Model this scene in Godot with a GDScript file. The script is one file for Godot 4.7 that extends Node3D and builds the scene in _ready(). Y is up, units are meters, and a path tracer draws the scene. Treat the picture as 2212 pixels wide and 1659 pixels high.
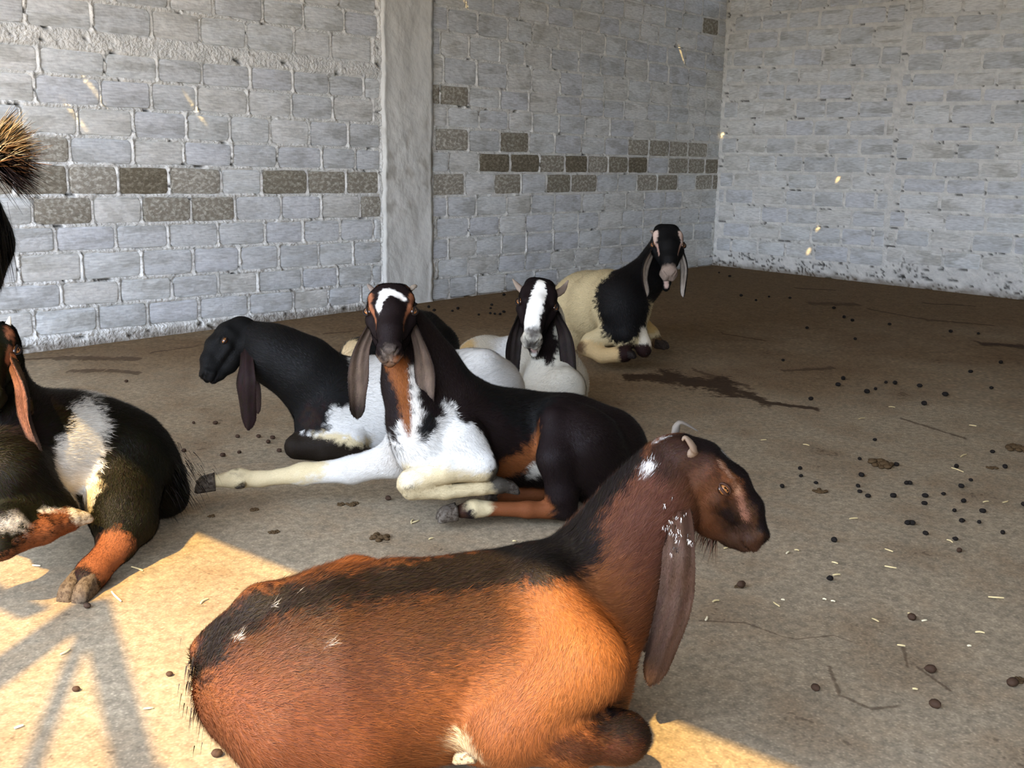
extends Node3D
# A herd of lop-eared goats resting in a whitewashed block shed; half of the floor in front lies in the sun.

var rng := RandomNumberGenerator.new()
var edge_noise := FastNoiseLite.new()
var lump_noise := FastNoiseLite.new()
var fur: StandardMaterial3D
var hide: StandardMaterial3D
var mats := {}

static func V(x: float, y: float, z: float) -> Vector3:
	return Vector3(x, y, z)

static func C(hex: String) -> Color:
	return Color(hex).srgb_to_linear()

# ------------------------------------------------------------------ naming and describing
var used := {}
func numbered(called: String) -> String:
	if not used.has(called):
		used[called] = 0
		return called
	used[called] += 1
	return "%s_%03d" % [called, used[called]]

func tag(o: Node3D, label: String, category := "", group := "", kind := "") -> Node3D:
	if label: o.set_meta("label", label)
	if category: o.set_meta("category", category)
	if group: o.set_meta("group", group)
	if kind: o.set_meta("kind", kind)
	return o

func put(called: String, m: Mesh, mat: Material, parent: Node3D = null) -> MeshInstance3D:
	var o := MeshInstance3D.new()
	o.mesh = m
	if mat: o.material_override = mat
	if parent == null:
		o.name = numbered(called)
		add_child(o)
	else:
		o.name = called
		parent.add_child(o, true)
	return o

func mat(col: String, rough := 0.8, spec := 0.3) -> StandardMaterial3D:
	var key := "%s/%s/%s" % [col, rough, spec]
	if not mats.has(key):
		var m := StandardMaterial3D.new()
		m.albedo_color = Color(col)
		m.roughness = rough
		m.metallic_specular = spec
		mats[key] = m
	return mats[key]

func vertex_mat(rough: float, spec: float) -> StandardMaterial3D:
	var m := StandardMaterial3D.new()
	m.vertex_color_use_as_albedo = true
	m.roughness = rough
	m.metallic_specular = spec
	return m

# ------------------------------------------------------------------ raw triangle soup with normals and colours
class Soup:
	var v := PackedVector3Array()
	var n := PackedVector3Array()
	var c := PackedColorArray()
	var uv := PackedVector2Array()
	var ix := PackedInt32Array()
	func mesh() -> ArrayMesh:
		var a := []
		a.resize(Mesh.ARRAY_MAX)
		a[Mesh.ARRAY_VERTEX] = v
		a[Mesh.ARRAY_NORMAL] = n
		if c.size() == v.size(): a[Mesh.ARRAY_COLOR] = c
		if uv.size() == v.size(): a[Mesh.ARRAY_TEX_UV] = uv
		if ix.size(): a[Mesh.ARRAY_INDEX] = ix
		var m := ArrayMesh.new()
		m.add_surface_from_arrays(Mesh.PRIMITIVE_TRIANGLES, a)
		return m
	func smooth() -> void:   # normals from the faces (clockwise fronts)
		n.resize(v.size())
		n.fill(Vector3.ZERO)
		for i in range(0, ix.size(), 3):
			var a := ix[i]
			var b := ix[i + 1]
			var d := ix[i + 2]
			var f := (v[d] - v[a]).cross(v[b] - v[a])
			n[a] += f
			n[b] += f
			n[d] += f
		for i in n.size(): n[i] = n[i].normalized()
	func tri(a: Vector3, b: Vector3, d: Vector3) -> void:   # flat triangle
		var f := (d - a).cross(b - a).normalized()
		for p: Vector3 in [a, b, d]:
			ix.append(v.size())
			v.append(p)
			n.append(f)
	func box(t: Transform3D, size: Vector3) -> void:
		var h := size * 0.5
		for ax in 3:
			for s: float in [-1.0, 1.0]:
				var u := Vector3.ZERO
				var w := Vector3.ZERO
				var k := Vector3.ZERO
				k[ax] = s * h[ax]
				u[(ax + 1) % 3] = h[(ax + 1) % 3]
				w[(ax + 2) % 3] = h[(ax + 2) % 3] * s
				var q := [t * (k - u - w), t * (k - u + w), t * (k + u + w), t * (k + u - w)]
				tri(q[0], q[1], q[2])
				tri(q[0], q[2], q[3])
	# closed loft: rings of equal count, smooth, capped with a fan at both ends
	func loft(rings: Array, col := Color.WHITE) -> void:
		var base := v.size()
		var k: int = rings[0].size()
		for r: PackedVector3Array in rings:
			v.append_array(r)
			for q in r: c.append(col)
		for i in rings.size() - 1:
			for j in k:
				var a := base + i * k + j
				var b := base + i * k + (j + 1) % k
				ix.append_array(PackedInt32Array([a, b, a + k, b, b + k, a + k]))
		for e: int in [0, rings.size() - 1]:
			var m := Vector3.ZERO
			for q: Vector3 in rings[e]: m += q
			v.append(m / k)
			c.append(col)
			for j in k:
				var a := base + e * k + j
				var b := base + e * k + (j + 1) % k
				if e == 0: ix.append_array(PackedInt32Array([b, a, v.size() - 1]))
				else: ix.append_array(PackedInt32Array([a, b, v.size() - 1]))

# ------------------------------------------------------------------ a beast: bones joined by a smooth minimum, meshed as surface nets
class Beast:
	var bones: Array = []       # [a, ra, b, rb, k, flat normal, flat factor, carve]
	var head_bones: Array = []
	var patches: Array = []     # [a, b, ra, rb, colour, ragged, softness]
	var base := Color.BLACK
	var v := PackedVector3Array()
	var n := PackedVector3Array()
	var c := PackedColorArray()
	var flow := PackedVector3Array()
	var own := PackedByteArray()     # 1: the vertex keeps its own colour, 2: and it grows no hair
	var len_ := PackedFloat32Array()
	var ix := PackedInt32Array()
	var noise: FastNoiseLite
	var O := Vector3.ZERO            # poll of the head, and the axes of the head (forward, up, side) times its length
	var hf := Vector3.ZERO
	var hu := Vector3.ZERO
	var hs := Vector3.ZERO
	var L := 0.24
	var body_hair := 0.016

	func bone(a: Vector3, ra: float, b: Vector3, rb: float, k := 0.04, flat := Vector3.ZERO, f := 1.0) -> void:
		bones.append([a, ra, b, rb, k, flat.normalized(), f, false])

	func chain(pts: Array, k := 0.04, flat := Vector3.ZERO, f := 1.0) -> void:   # [point, radius, point, radius, ...]
		for i in range(0, pts.size() - 2, 2):
			bone(pts[i], pts[i + 1], pts[i + 2], pts[i + 3], k, flat, f)

	func carve(a: Vector3, ra: float, b: Vector3, rb: float, k := 0.01) -> void:
		bones.append([a, ra, b, rb, k, Vector3.ZERO, 1.0, true])

	func patch(a: Vector3, ra: float, b: Vector3, rb: float, hex: String, ragged := 0.012, soft := 0.004) -> void:
		patches.append([a, b, ra, rb, Color(hex).srgb_to_linear(), ragged, soft])

	func place_head(at: Vector3, muzzle: Vector3, crown: Vector3, wide := 1.0) -> void:
		O = at
		L = at.distance_to(muzzle)
		var f := (muzzle - at).normalized()
		var u := crown - f * crown.dot(f)
		u = u.normalized()
		hf = f * L
		hu = u * L
		hs = f.cross(u) * (L * wide)      # the side on the right hand of one who looks along the nose

	func hp(f: float, u: float, s: float) -> Vector3:
		return O + hf * f + hu * u + hs * s

	func hb(f0: float, u0: float, s0: float, r0: float, f1: float, u1: float, s1: float, r1: float, k := 0.06, narrow := 1.0, cut := false) -> void:
		head_bones.append([hp(f0, u0, s0), r0 * L, hp(f1, u1, s1), r1 * L, k * L, hs.normalized(), narrow, cut])

	func hpatch(f0: float, u0: float, s0: float, r0: float, f1: float, u1: float, s1: float, r1: float, hex: String, ragged := 0.006, soft := 0.003) -> void:
		patch(hp(f0, u0, s0), r0 * L, hp(f1, u1, s1), r1 * L, hex, ragged, soft)

	func build_head(gape := 0.0, shift := 0.0) -> void:
		hb(-0.04, -0.02, 0, 0.18, 0.17, 0.05, 0, 0.20, 0.08)
		for s: float in [-1.0, 1.0]:
			hb(-0.03, 0.07, 0.09 * s, 0.12, 0.14, 0.13, 0.095 * s, 0.125, 0.06)          # the two domes of the crown
			hb(0.20, 0.15, 0.15 * s, 0.085, 0.37, 0.165, 0.165 * s, 0.055, 0.07)            # brow
			hb(0.20, 0.02, 0.15 * s, 0.10, 0.36, 0.03, 0.16 * s, 0.085, 0.08)            # temple
			hb(0.40, -0.02, 0.185 * s, 0.065, 0.60, -0.03, 0.12 * s, 0.06, 0.08)         # below the eye
			hb(0.20, -0.13, 0.12 * s, 0.13, 0.45, -0.19, 0.085 * s, 0.115, 0.08)         # cheek
			hb(0.88, -0.09, 0.075 * s, 0.07, 0.95, -0.115, 0.05 * s, 0.055, 0.05)       # lips on either side
			hb(0.90, 0.0, 0.07 * s, 0.06, 0.945, 0.0, 0.055 * s, 0.05, 0.04)           # wings of the nose
		hb(0.14, 0.10, 0, 0.18, 0.44, 0.125, 0, 0.16, 0.08)
		hb(0.44, 0.125, 0, 0.16, 0.70, 0.075, 0, 0.13, 0.06)
		hb(0.70, 0.075, 0, 0.13, 0.92, -0.025, 0, 0.09, 0.05)
		hb(0.45, 0.0, 0, 0.17, 0.85, -0.07, 0, 0.11, 0.06)
		var a := gape
		var jaw := func(f: float, u: float) -> Vector2:       # the jaw turns about its hinge
			var p := Vector2(f - 0.25, u + 0.12).rotated(-a)
			return Vector2(p.x + 0.25, p.y - 0.12)
		var j1: Vector2 = jaw.call(0.55, -0.215)
		var j2: Vector2 = jaw.call(0.78, -0.20)
		var j3: Vector2 = jaw.call(0.91, -0.185)
		hb(0.2, -0.18, 0, 0.195, j1.x, j1.y, shift * 0.4, 0.145, 0.07)
		hb(j1.x, j1.y, shift * 0.4, 0.135, j2.x, j2.y, shift * 0.8, 0.09, 0.05)
		hb(j2.x, j2.y, shift * 0.8, 0.09, j3.x, j3.y, shift, 0.062, 0.04)
		if gape > 0.05:
			hb(0.80, -0.15 - gape * 0.18, shift * 0.7, 0.025, 1.04, -0.17 - gape * 0.34, shift, 0.05 + gape * 0.06, 0.02, 1.0, true)
		else:
			hb(1.03, -0.150, 0, 0.018, 0.78, -0.16, 0.135, 0.018, 0.012, 1.0, true)
			hb(1.03, -0.150, 0, 0.018, 0.78, -0.16, -0.135, 0.018, 0.012, 1.0, true)
		for s: float in [-1.0, 1.0]:
			hb(1.0, -0.02, 0.06 * s, 0.026, 0.945, 0.04, 0.115 * s, 0.020, 0.01, 1.0, true)   # nostril slits
			hb(0.375, 0.15, 0.285 * s, 0.058, 0.37, 0.12, 0.245 * s, 0.044, 0.012, 1.0, true)    # eye socket
		hb(1.02, -0.03, 0, 0.016, 0.995, -0.13, 0, 0.014, 0.01, 1.0, true)

	func field(list: Array, lo: Vector3, nx: int, ny: int, nz: int, cell: float) -> PackedFloat32Array:
		var f := PackedFloat32Array()
		f.resize(nx * ny * nz)
		f.fill(1000.0)
		for w: Array in list:
			var a: Vector3 = w[0]
			var ra: float = w[1]
			var b: Vector3 = w[2]
			var rb: float = w[3]
			var k: float = w[4]
			var fl: Vector3 = w[5]
			var inv: float = 1.0 / float(w[6]) - 1.0
			var cut: bool = w[7]
			var pad := k + 2.0 * cell
			var p0 := Vector3(minf(a.x - ra, b.x - rb), minf(a.y - ra, b.y - rb), minf(a.z - ra, b.z - rb)) - Vector3.ONE * pad
			var p1 := Vector3(maxf(a.x + ra, b.x + rb), maxf(a.y + ra, b.y + rb), maxf(a.z + ra, b.z + rb)) + Vector3.ONE * pad
			var i0 := maxi(0, int((p0.x - lo.x) / cell))
			var i1 := mini(nx - 1, int((p1.x - lo.x) / cell) + 1)
			var j0 := maxi(0, int((p0.y - lo.y) / cell))
			var j1 := mini(ny - 1, int((p1.y - lo.y) / cell) + 1)
			var k0 := maxi(0, int((p0.z - lo.z) / cell))
			var k1 := mini(nz - 1, int((p1.z - lo.z) / cell) + 1)
			var ba := b - a
			var bend := not is_zero_approx(inv)
			if bend: ba += fl * (ba.dot(fl) * inv)
			var bb := maxf(ba.length_squared(), 1e-9)
			var dr := rb - ra
			for z in range(k0, k1 + 1):
				for y in range(j0, j1 + 1):
					var at := (z * ny + y) * nx + i0
					var q0 := lo + Vector3(0, y, z) * cell - a
					for x in range(i0, i1 + 1):
						var q := q0
						q.x += x * cell
						if bend: q += fl * (q.dot(fl) * inv)
						var t := clampf(q.dot(ba) / bb, 0.0, 1.0)
						var d := (q - ba * t).length() - ra - dr * t
						var o := f[at]
						if cut:
							d = -d
							var h := k - absf(o - d)
							f[at] = maxf(o, d) + (h * h * 0.25 / k if h > 0.0 else 0.0)
						else:
							var h := k - absf(o - d)
							f[at] = minf(o, d) - (h * h * 0.25 / k if h > 0.0 else 0.0)
						at += 1
		return f

	func nets(list: Array, cell: float, hair: float) -> void:
		var lo := Vector3.ONE * 1e9
		var hi := -lo
		for w: Array in list:
			if w[7]: continue
			for e: int in [0, 2]:
				lo = lo.min(w[e] - Vector3.ONE * w[e + 1])
				hi = hi.max(w[e] + Vector3.ONE * w[e + 1])
		lo -= Vector3.ONE * cell * 2.5
		hi += Vector3.ONE * cell * 2.5
		var s := (hi - lo) / cell
		var nx := int(s.x) + 2
		var ny := int(s.y) + 2
		var nz := int(s.z) + 2
		var f := field(list, lo, nx, ny, nz, cell)
		var at := PackedInt32Array()
		at.resize(nx * ny * nz)
		at.fill(-1)
		var sy := nx
		var sz := nx * ny
		var first := v.size()
		var edges := [0, 1, 2, 3, 4, 5, 6, 7, 0, 2, 1, 3, 4, 6, 5, 7, 0, 4, 1, 5, 2, 6, 3, 7]
		var g := PackedFloat32Array()
		g.resize(8)
		for z in nz - 1:
			for y in ny - 1:
				for x in nx - 1:
					var i := z * sz + y * sy + x
					var g0 := f[i]
					if absf(g0) > 3.0 * cell: continue
					g[0] = g0
					g[1] = f[i + 1]
					g[2] = f[i + sy]
					g[3] = f[i + sy + 1]
					g[4] = f[i + sz]
					g[5] = f[i + sz + 1]
					g[6] = f[i + sz + sy]
					g[7] = f[i + sz + sy + 1]
					var inside := 0
					for q in 8:
						if g[q] < 0.0: inside += 1
					if inside == 0 or inside == 8: continue
					var sum := Vector3.ZERO
					var cnt := 0
					for e in 12:
						var e0: int = edges[e * 2]
						var e1: int = edges[e * 2 + 1]
						var a := g[e0]
						var b := g[e1]
						if (a < 0.0) == (b < 0.0): continue
						var t := a / (a - b)
						var p0 := Vector3(e0 & 1, (e0 >> 1) & 1, e0 >> 2)
						var p1 := Vector3(e1 & 1, (e1 >> 1) & 1, e1 >> 2)
						sum += p0.lerp(p1, t)
						cnt += 1
					var p := lo + (Vector3(x, y, z) + sum / cnt) * cell
					at[i] = v.size()
					v.append(p)
					var gr := Vector3(g[1] + g[3] + g[5] + g[7] - g[0] - g[2] - g[4] - g[6], g[2] + g[3] + g[6] + g[7] - g[0] - g[1] - g[4] - g[5], g[4] + g[5] + g[6] + g[7] - g[0] - g[1] - g[2] - g[3])
					n.append(gr.normalized())
		for z in range(1, nz - 1):
			for y in range(1, ny - 1):
				for x in range(1, nx - 1):
					var i := z * sz + y * sy + x
					if at[i] < 0: continue
					var in0 := f[i] < 0.0
					if in0 != (f[i + 1] < 0.0): quad(at[i - sy - sz], at[i - sz], at[i], at[i - sy], in0)
					if in0 != (f[i + sy] < 0.0): quad(at[i - 1 - sz], at[i - 1], at[i], at[i - sz], in0)
					if in0 != (f[i + sz] < 0.0): quad(at[i - 1 - sy], at[i - sy], at[i], at[i - 1], in0)
		for i in range(first, v.size()):
			c.append(colour(v[i]))
			own.append(0)
			# hair flows along the bones, and a little downwards
			var p := v[i]
			var dir := Vector3(0, -0.02, 0)
			var near := 9.0
			var thick := 0.1
			for w: Array in list:
				if w[7]: continue
				var a: Vector3 = w[0]
				var ba: Vector3 = w[2] - a
				var l2 := ba.length_squared()
				if l2 < 1e-7: continue
				var t := clampf((p - a).dot(ba) / l2, 0.0, 1.0)
				var d := (p - a - ba * t).length() - lerpf(w[1], w[3], t)
				if d < near:
					near = d
					thick = lerpf(w[1], w[3], t)
				d = maxf(d, 0.0) + 0.012
				dir += ba * (1.0 / sqrt(l2)) * 0.00015 / (d * d)
			flow.append(dir)
			len_.append(hair * clampf(thick / 0.075, 0.42, 1.0) if hair > 0.01 else hair)   # legs are short-haired

	func quad(a: int, b: int, d: int, e: int, flip: bool) -> void:
		if a < 0 or b < 0 or d < 0 or e < 0: return
		if flip: ix.append_array(PackedInt32Array([a, d, b, a, e, d]))
		else: ix.append_array(PackedInt32Array([a, b, d, a, d, e]))

	func colour(p: Vector3) -> Color:
		var out := base
		var rough := noise.get_noise_3dv(p * 60.0)
		for w: Array in patches:
			var a: Vector3 = w[0]
			var ba: Vector3 = w[1] - a
			var l2 := ba.length_squared()
			var t := 0.0
			if l2 > 1e-8: t = clampf((p - a).dot(ba) / l2, 0.0, 1.0)
			var d: float = (p - a - ba * t).length() - lerpf(w[2], w[3], t) + rough * float(w[5])
			var s: float = w[6]
			if d < s:
				out = out.lerp(w[4], clampf(0.5 - 0.5 * d / s, 0.0, 1.0))
		return out

	# a long hanging ear: a closed, bent sheet lofted along a path; pts are points, wid half widths, face the way its hollow looks
	func ear(pts: Array, wid: Array, face: Vector3, curl: float, outer: String, inner: String, tip := "") -> void:
		var rings := 26
		var m := 12
		var co := Color(outer).srgb_to_linear()
		var ci := Color(inner).srgb_to_linear()
		var ct := Color(tip).srgb_to_linear() if tip else co
		var first := v.size()
		for i in rings + 1:
			var t := float(i) / rings
			var u := t * (pts.size() - 1)
			var q := mini(int(u), pts.size() - 2)
			var fr := u - q
			var p0: Vector3 = pts[maxi(q - 1, 0)]
			var p1: Vector3 = pts[q]
			var p2: Vector3 = pts[q + 1]
			var p3: Vector3 = pts[mini(q + 2, pts.size() - 1)]
			var p := p1.cubic_interpolate(p2, p0, p3, fr)
			var pn := p1.cubic_interpolate(p2, p0, p3, fr + 0.02)
			var tang := (pn - p).normalized()
			var w0: float = wid[mini(int(t * (wid.size() - 1)), wid.size() - 2)]
			var w1: float = wid[mini(int(t * (wid.size() - 1)) + 1, wid.size() - 1)]
			var w := lerpf(w0, w1, t * (wid.size() - 1) - mini(int(t * (wid.size() - 1)), wid.size() - 2))
			if t > 0.86: w *= sqrt(maxf(0.04, 1.0 - pow((t - 0.86) / 0.14, 2.0)))
			var side := tang.cross(face).normalized()
			var nor := side.cross(tang).normalized()
			if nor.dot(face) < 0: nor = -nor
			var th := lerpf(0.006, 0.0035, t) * minf(1.0, w / 0.01 + 0.3)
			var wav := 0.25 * sin(t * 9.0) * curl
			for layer in 2:
				for j in m + 1:
					var jj := j if layer == 0 else m - j
					var an := (float(jj) / m * 2.0 - 1.0)
					var ca := curl + wav
					var x := sin(an * ca) / maxf(ca, 0.05) * w
					var dp := (1.0 - cos(an * ca)) / maxf(ca, 0.05) * w
					var ridge := (1.0 - an * an)
					var fold := 0.0035 * cos(an * 8.0 + t * 2.0) * (1.0 - 0.7 * t) * minf(1.0, w / 0.02)
					dp += fold
					v.append(p + side * x + nor * (dp + (th * (ridge * 0.8 + 0.2) * (-1.0 if layer == 0 else 1.0))))
					n.append(Vector3.ZERO)
					var col := co if layer == 0 else ci.lerp(co, clampf(absf(an) * 2.2 - 1.2, 0, 1))
					col *= 0.95 + 0.45 * noise.get_noise_3d(an * 3.0, t * 9.0, v.size() * 0.0 + p.x * 5.0)
					if layer == 1: col *= 0.72 + 0.5 * clampf(0.5 + fold * 200.0, 0, 1)
					if layer == 0 and t < 0.3: col = colour(p).lerp(col, smoothstep(0.03, 0.28, t))
					if tip: col = col.lerp(ct, smoothstep(0.72, 0.92, t))
					c.append(col)
					own.append(1)
					len_.append(0.006)
					flow.append(tang)
		var k := 2 * (m + 1)
		var tri0 := ix.size()
		for i in rings:
			for j in k:
				var a := first + i * k + j
				var b := first + i * k + (j + 1) % k
				ix.append_array(PackedInt32Array([a, b, a + k, b, b + k, a + k]))
		for e: int in [0, rings]:
			var mid := Vector3.ZERO
			for j in k: mid += v[first + e * k + j]
			v.append(mid / k)
			n.append(Vector3.ZERO)
			c.append(co if e == 0 else ct)
			own.append(1)
			len_.append(0.006)
			flow.append(flow[first + e * k])
			for j in k:
				var a := first + e * k + j
				var b := first + e * k + (j + 1) % k
				if e == 0: ix.append_array(PackedInt32Array([b, a, v.size() - 1]))
				else: ix.append_array(PackedInt32Array([a, b, v.size() - 1]))
		# turn the faces outwards if the sheet came out inside out, then normals
		var vol := 0.0
		for i in range(tri0, ix.size(), 3):
			vol += v[ix[i]].dot(v[ix[i + 1]].cross(v[ix[i + 2]]))
		if vol > 0:
			for i in range(tri0, ix.size(), 3):
				var s := ix[i + 1]
				ix[i + 1] = ix[i + 2]
				ix[i + 2] = s
		for i in range(tri0, ix.size(), 3):
			var f := (v[ix[i + 2]] - v[ix[i]]).cross(v[ix[i + 1]] - v[ix[i]])
			for e in 3: n[ix[i + e]] += f
		for i in range(first, v.size()): n[i] = n[i].normalized()

	func mesh() -> ArrayMesh:
		var a := []
		a.resize(Mesh.ARRAY_MAX)
		a[Mesh.ARRAY_VERTEX] = v
		a[Mesh.ARRAY_NORMAL] = n
		a[Mesh.ARRAY_COLOR] = c
		a[Mesh.ARRAY_INDEX] = ix
		var m := ArrayMesh.new()
		m.add_surface_from_arrays(Mesh.PRIMITIVE_TRIANGLES, a)
		return m

	# short hairs all over the skin, one triangle each
	func coat(count: int, width: float, r: RandomNumberGenerator) -> ArrayMesh:
		var total := 0.0
		var areas := PackedFloat32Array()
		for i in range(0, ix.size(), 3):
			var s := (v[ix[i + 1]] - v[ix[i]]).cross(v[ix[i + 2]] - v[ix[i]]).length() * 0.5
			s *= clampf(0.014 / maxf(len_[ix[i]], 0.004), 0.8, 1.9)
			areas.append(s)
			total += s
		var hv := PackedVector3Array()
		var hn := PackedVector3Array()
		var hc := PackedColorArray()
		var per := count / total
		var k := 0
		var owed := 0.0
		for i in range(0, ix.size(), 3):
			owed += areas[k] * per
			k += 1
			if owed < 1.0: continue
			var a := ix[i]
			var b := ix[i + 1]
			var d := ix[i + 2]
			if own[a] == 2:
				owed = 0.0
				continue
			while owed >= 1.0:
				owed -= 1.0
				var u := r.randf()
				var w := r.randf()
				if u + w > 1.0:
					u = 1.0 - u
					w = 1.0 - w
				var p := v[a] + (v[b] - v[a]) * u + (v[d] - v[a]) * w
				var nor := (n[a] + (n[b] - n[a]) * u + (n[d] - n[a]) * w).normalized()
				var fl := flow[a] + (flow[b] - flow[a]) * u + (flow[d] - flow[a]) * w
				fl -= nor * fl.dot(nor)
				fl = fl.normalized()
				var side := fl.cross(nor)
				fl = (fl + side * r.randfn(0.0, 0.30)).normalized()
				var ln := len_[a] * r.randf_range(0.6, 1.25)
				var col := c[a]
				if own[a] == 0 and (absf(c[a].g - c[b].g) + absf(c[a].g - c[d].g) + absf(c[a].r - c[b].r) + absf(c[a].r - c[d].r) > 0.004): col = colour(p + Vector3(r.randfn(0, 0.002), r.randfn(0, 0.002), r.randfn(0, 0.002)))
				col *= r.randf_range(0.78, 1.25)
				var lift := r.randf_range(0.06, 0.42)
				var tip := p + fl * ln + nor * (ln * lift)
				var e := fl.cross(nor) * (width * r.randf_range(0.7, 1.3))
				p -= nor * 0.0015
				hv.append(p - e)
				hv.append(tip)
				hv.append(p + e)
				nor = (nor + side * r.randfn(0.0, 0.22) + fl * 0.12).normalized()
				hn.append(nor)
				hn.append(nor)
				hn.append(nor)
				hc.append(col)
				hc.append(col)
				hc.append(col)
		var arr := []
		arr.resize(Mesh.ARRAY_MAX)
		arr[Mesh.ARRAY_VERTEX] = hv
		arr[Mesh.ARRAY_NORMAL] = hn
		arr[Mesh.ARRAY_COLOR] = hc
		var m := ArrayMesh.new()
		m.add_surface_from_arrays(Mesh.PRIMITIVE_TRIANGLES, arr)
		return m

# parts of a goat that are not hide
func goat_node(g: Beast, at: Vector3, label: String, hairs: int, hair_width: float, cell: float, head_cell: float, neck: Array) -> Node3D:
	var o := Node3D.new()
	o.name = numbered("goat")
	add_child(o)
	tag(o, label, "goat", "")
	g.nets(g.bones, cell, g.body_hair)
	if g.head_bones.size(): g.nets(g.head_bones + neck, head_cell, 0.007)
	put("body", g.mesh(), hide, o)
	var coat := put("fur_coat", g.coat(hairs, hair_width, rng), fur, o)
	coat.set_meta("kind", "stuff")
	# the node stands at the goat's base
	o.position = at
	for ch: Node3D in o.get_children(): ch.position = -at
	return o

func eye_pair(g: Beast, o: Node3D, lid_hex := "1c1614", tilt := 0.0) -> void:
	for s: float in [-1.0, 1.0]:
		var m := Soup.new()
		var r := 0.054 * g.L
		var ctr := g.hp(0.365, 0.095, 0.212 * s)
		var out_dir := (g.hs * s + g.hf * 0.25 + g.hu * 0.75).normalized()
		var along := (g.hf - out_dir * g.hf.dot(out_dir)).normalized()
		var upv := along.cross(out_dir) * (1.0 if (along.cross(out_dir)).dot(g.hu) > 0 else -1.0)
		var along2 := along.rotated(out_dir, tilt * s)
		upv = upv.rotated(out_dir, tilt * s)
		var turned := out_dir.dot(along2.cross(upv)) < 0.0
		for i in 17:
			for j in 25:
				var th := PI * i / 16.0
				var ph := TAU * j / 24.0
				var d := out_dir * cos(th) + along2 * (sin(th) * cos(ph)) + upv * (sin(th) * sin(ph))
				m.v.append(ctr + d * r)
				m.n.append(d)
				var x := sin(th) * cos(ph)
				var y := sin(th) * sin(ph)
				var col := C("98643a") if th < 1.0 else C("2a1c14")
				if th < 1.0 and absf(y) < 0.13 and absf(x) < 0.45: col = C("0c0908")
				if th > 0.88 and th < 1.0: col = C("7a4c26")
				m.c.append(col)
		for i in 16:
			for j in 24:
				var a := i * 25 + j
				if turned: m.ix.append_array(PackedInt32Array([a, a + 25, a + 1, a + 1, a + 25, a + 26]))
				else: m.ix.append_array(PackedInt32Array([a, a + 1, a + 25, a + 1, a + 26, a + 25]))
		var e := put("eye", m.mesh(), mats["eye"], o)
		e.position = -o.position
		# the lids: a fleshy rim round the ball
		var lid := Soup.new()
		for q in 2:
			var rings := []
			for i in 13:
				var t := PI * i / 12.0
				var sg := 1.0 if q == 0 else -1.0
				var mid := ctr + along2 * (cos(t) * r * 1.12) + upv * (sin(t) * sg * r * (0.50 if q == 0 else 0.66)) + out_dir * (r * (0.42 + 0.46 * sin(t)))
				var rad := r * 0.26 * (0.6 + 0.4 * sin(t))
				var ring := PackedVector3Array()
				var radial := (along2 * cos(t) + upv * sin(t) * sg).normalized()
				for k in 8:
					ring.append(mid + radial * (cos(TAU * k / 8.0) * rad) + out_dir * (sin(TAU * k / 8.0) * rad * sg))
				rings.append(ring)
			lid.loft(rings)
		var vol := 0.0
		for i in range(0, lid.ix.size(), 3): vol += (lid.v[lid.ix[i]] - ctr).dot((lid.v[lid.ix[i + 1]] - ctr).cross(lid.v[lid.ix[i + 2]] - ctr))
		if vol > 0:
			for i in range(0, lid.ix.size(), 3):
				var t2 := lid.ix[i + 1]
				lid.ix[i + 1] = lid.ix[i + 2]
				lid.ix[i + 2] = t2
		lid.smooth()
		lid.c.clear()
		var l := put("eyelid", lid.mesh(), mat(lid_hex, 0.6, 0.3), o)
		l.position = -o.position

func tube_rings(pts: Array, radii: Array, sides: int, steps: int, flat := 1.0) -> Array:
	var rings := []
	var up := Vector3(0.13, 0.9, 0.41).normalized()
	for i in steps + 1:
		var t := float(i) / steps
		var u := t * (pts.size() - 1)
		var q := mini(int(u), pts.size() - 2)
		var p0: Vector3 = pts[maxi(q - 1, 0)]
		var p1: Vector3 = pts[q]
		var p2: Vector3 = pts[q + 1]
		var p3: Vector3 = pts[mini(q + 2, pts.size() - 1)]
		var p := p1.cubic_interpolate(p2, p0, p3, u - q)
		var tang := (p1.cubic_interpolate(p2, p0, p3, u - q + 0.03) - p).normalized()
		var ur := t * (radii.size() - 1)
		var qr := mini(int(ur), radii.size() - 2)
		var r := lerpf(radii[qr], radii[qr + 1], ur - qr)
		var x := tang.cross(up).normalized()
		var y := x.cross(tang).normalized()
		var ring := PackedVector3Array()
		for k in sides:
			ring.append(p + x * (cos(TAU * k / sides) * r) + y * (sin(TAU * k / sides) * r * flat))
		rings.append(ring)
	return rings

func fix_out(m: Soup) -> void:   # turn all faces outwards
	var ctr := Vector3.ZERO
	for p in m.v: ctr += p
	ctr /= m.v.size()
	var vol := 0.0
	for i in range(0, m.ix.size(), 3): vol += (m.v[m.ix[i]] - ctr).dot((m.v[m.ix[i + 1]] - ctr).cross(m.v[m.ix[i + 2]] - ctr))
	if vol > 0:
		for i in range(0, m.ix.size(), 3):
			var t := m.ix[i + 1]
			m.ix[i + 1] = m.ix[i + 2]
			m.ix[i + 2] = t

func horn(o: Node3D, pts: Array, r0: float, hex: String) -> void:
	var m := Soup.new()
	var rings := tube_rings(pts, [r0, r0 * 0.8, r0 * 0.45, r0 * 0.12], 12, 14, 0.7)
	for i in rings.size():      # growth rings
		if i % 2 == 1 and i < 11:
			var mid := Vector3.ZERO
			for q: Vector3 in rings[i]: mid += q / 12.0
			for k in 12: rings[i][k] = mid + (rings[i][k] - mid) * 1.07
	m.loft(rings)
	fix_out(m)
	m.smooth()
	m.c.clear()
	put("horn", m.mesh(), mat(hex, 0.6, 0.4), o).position = -o.position

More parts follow.
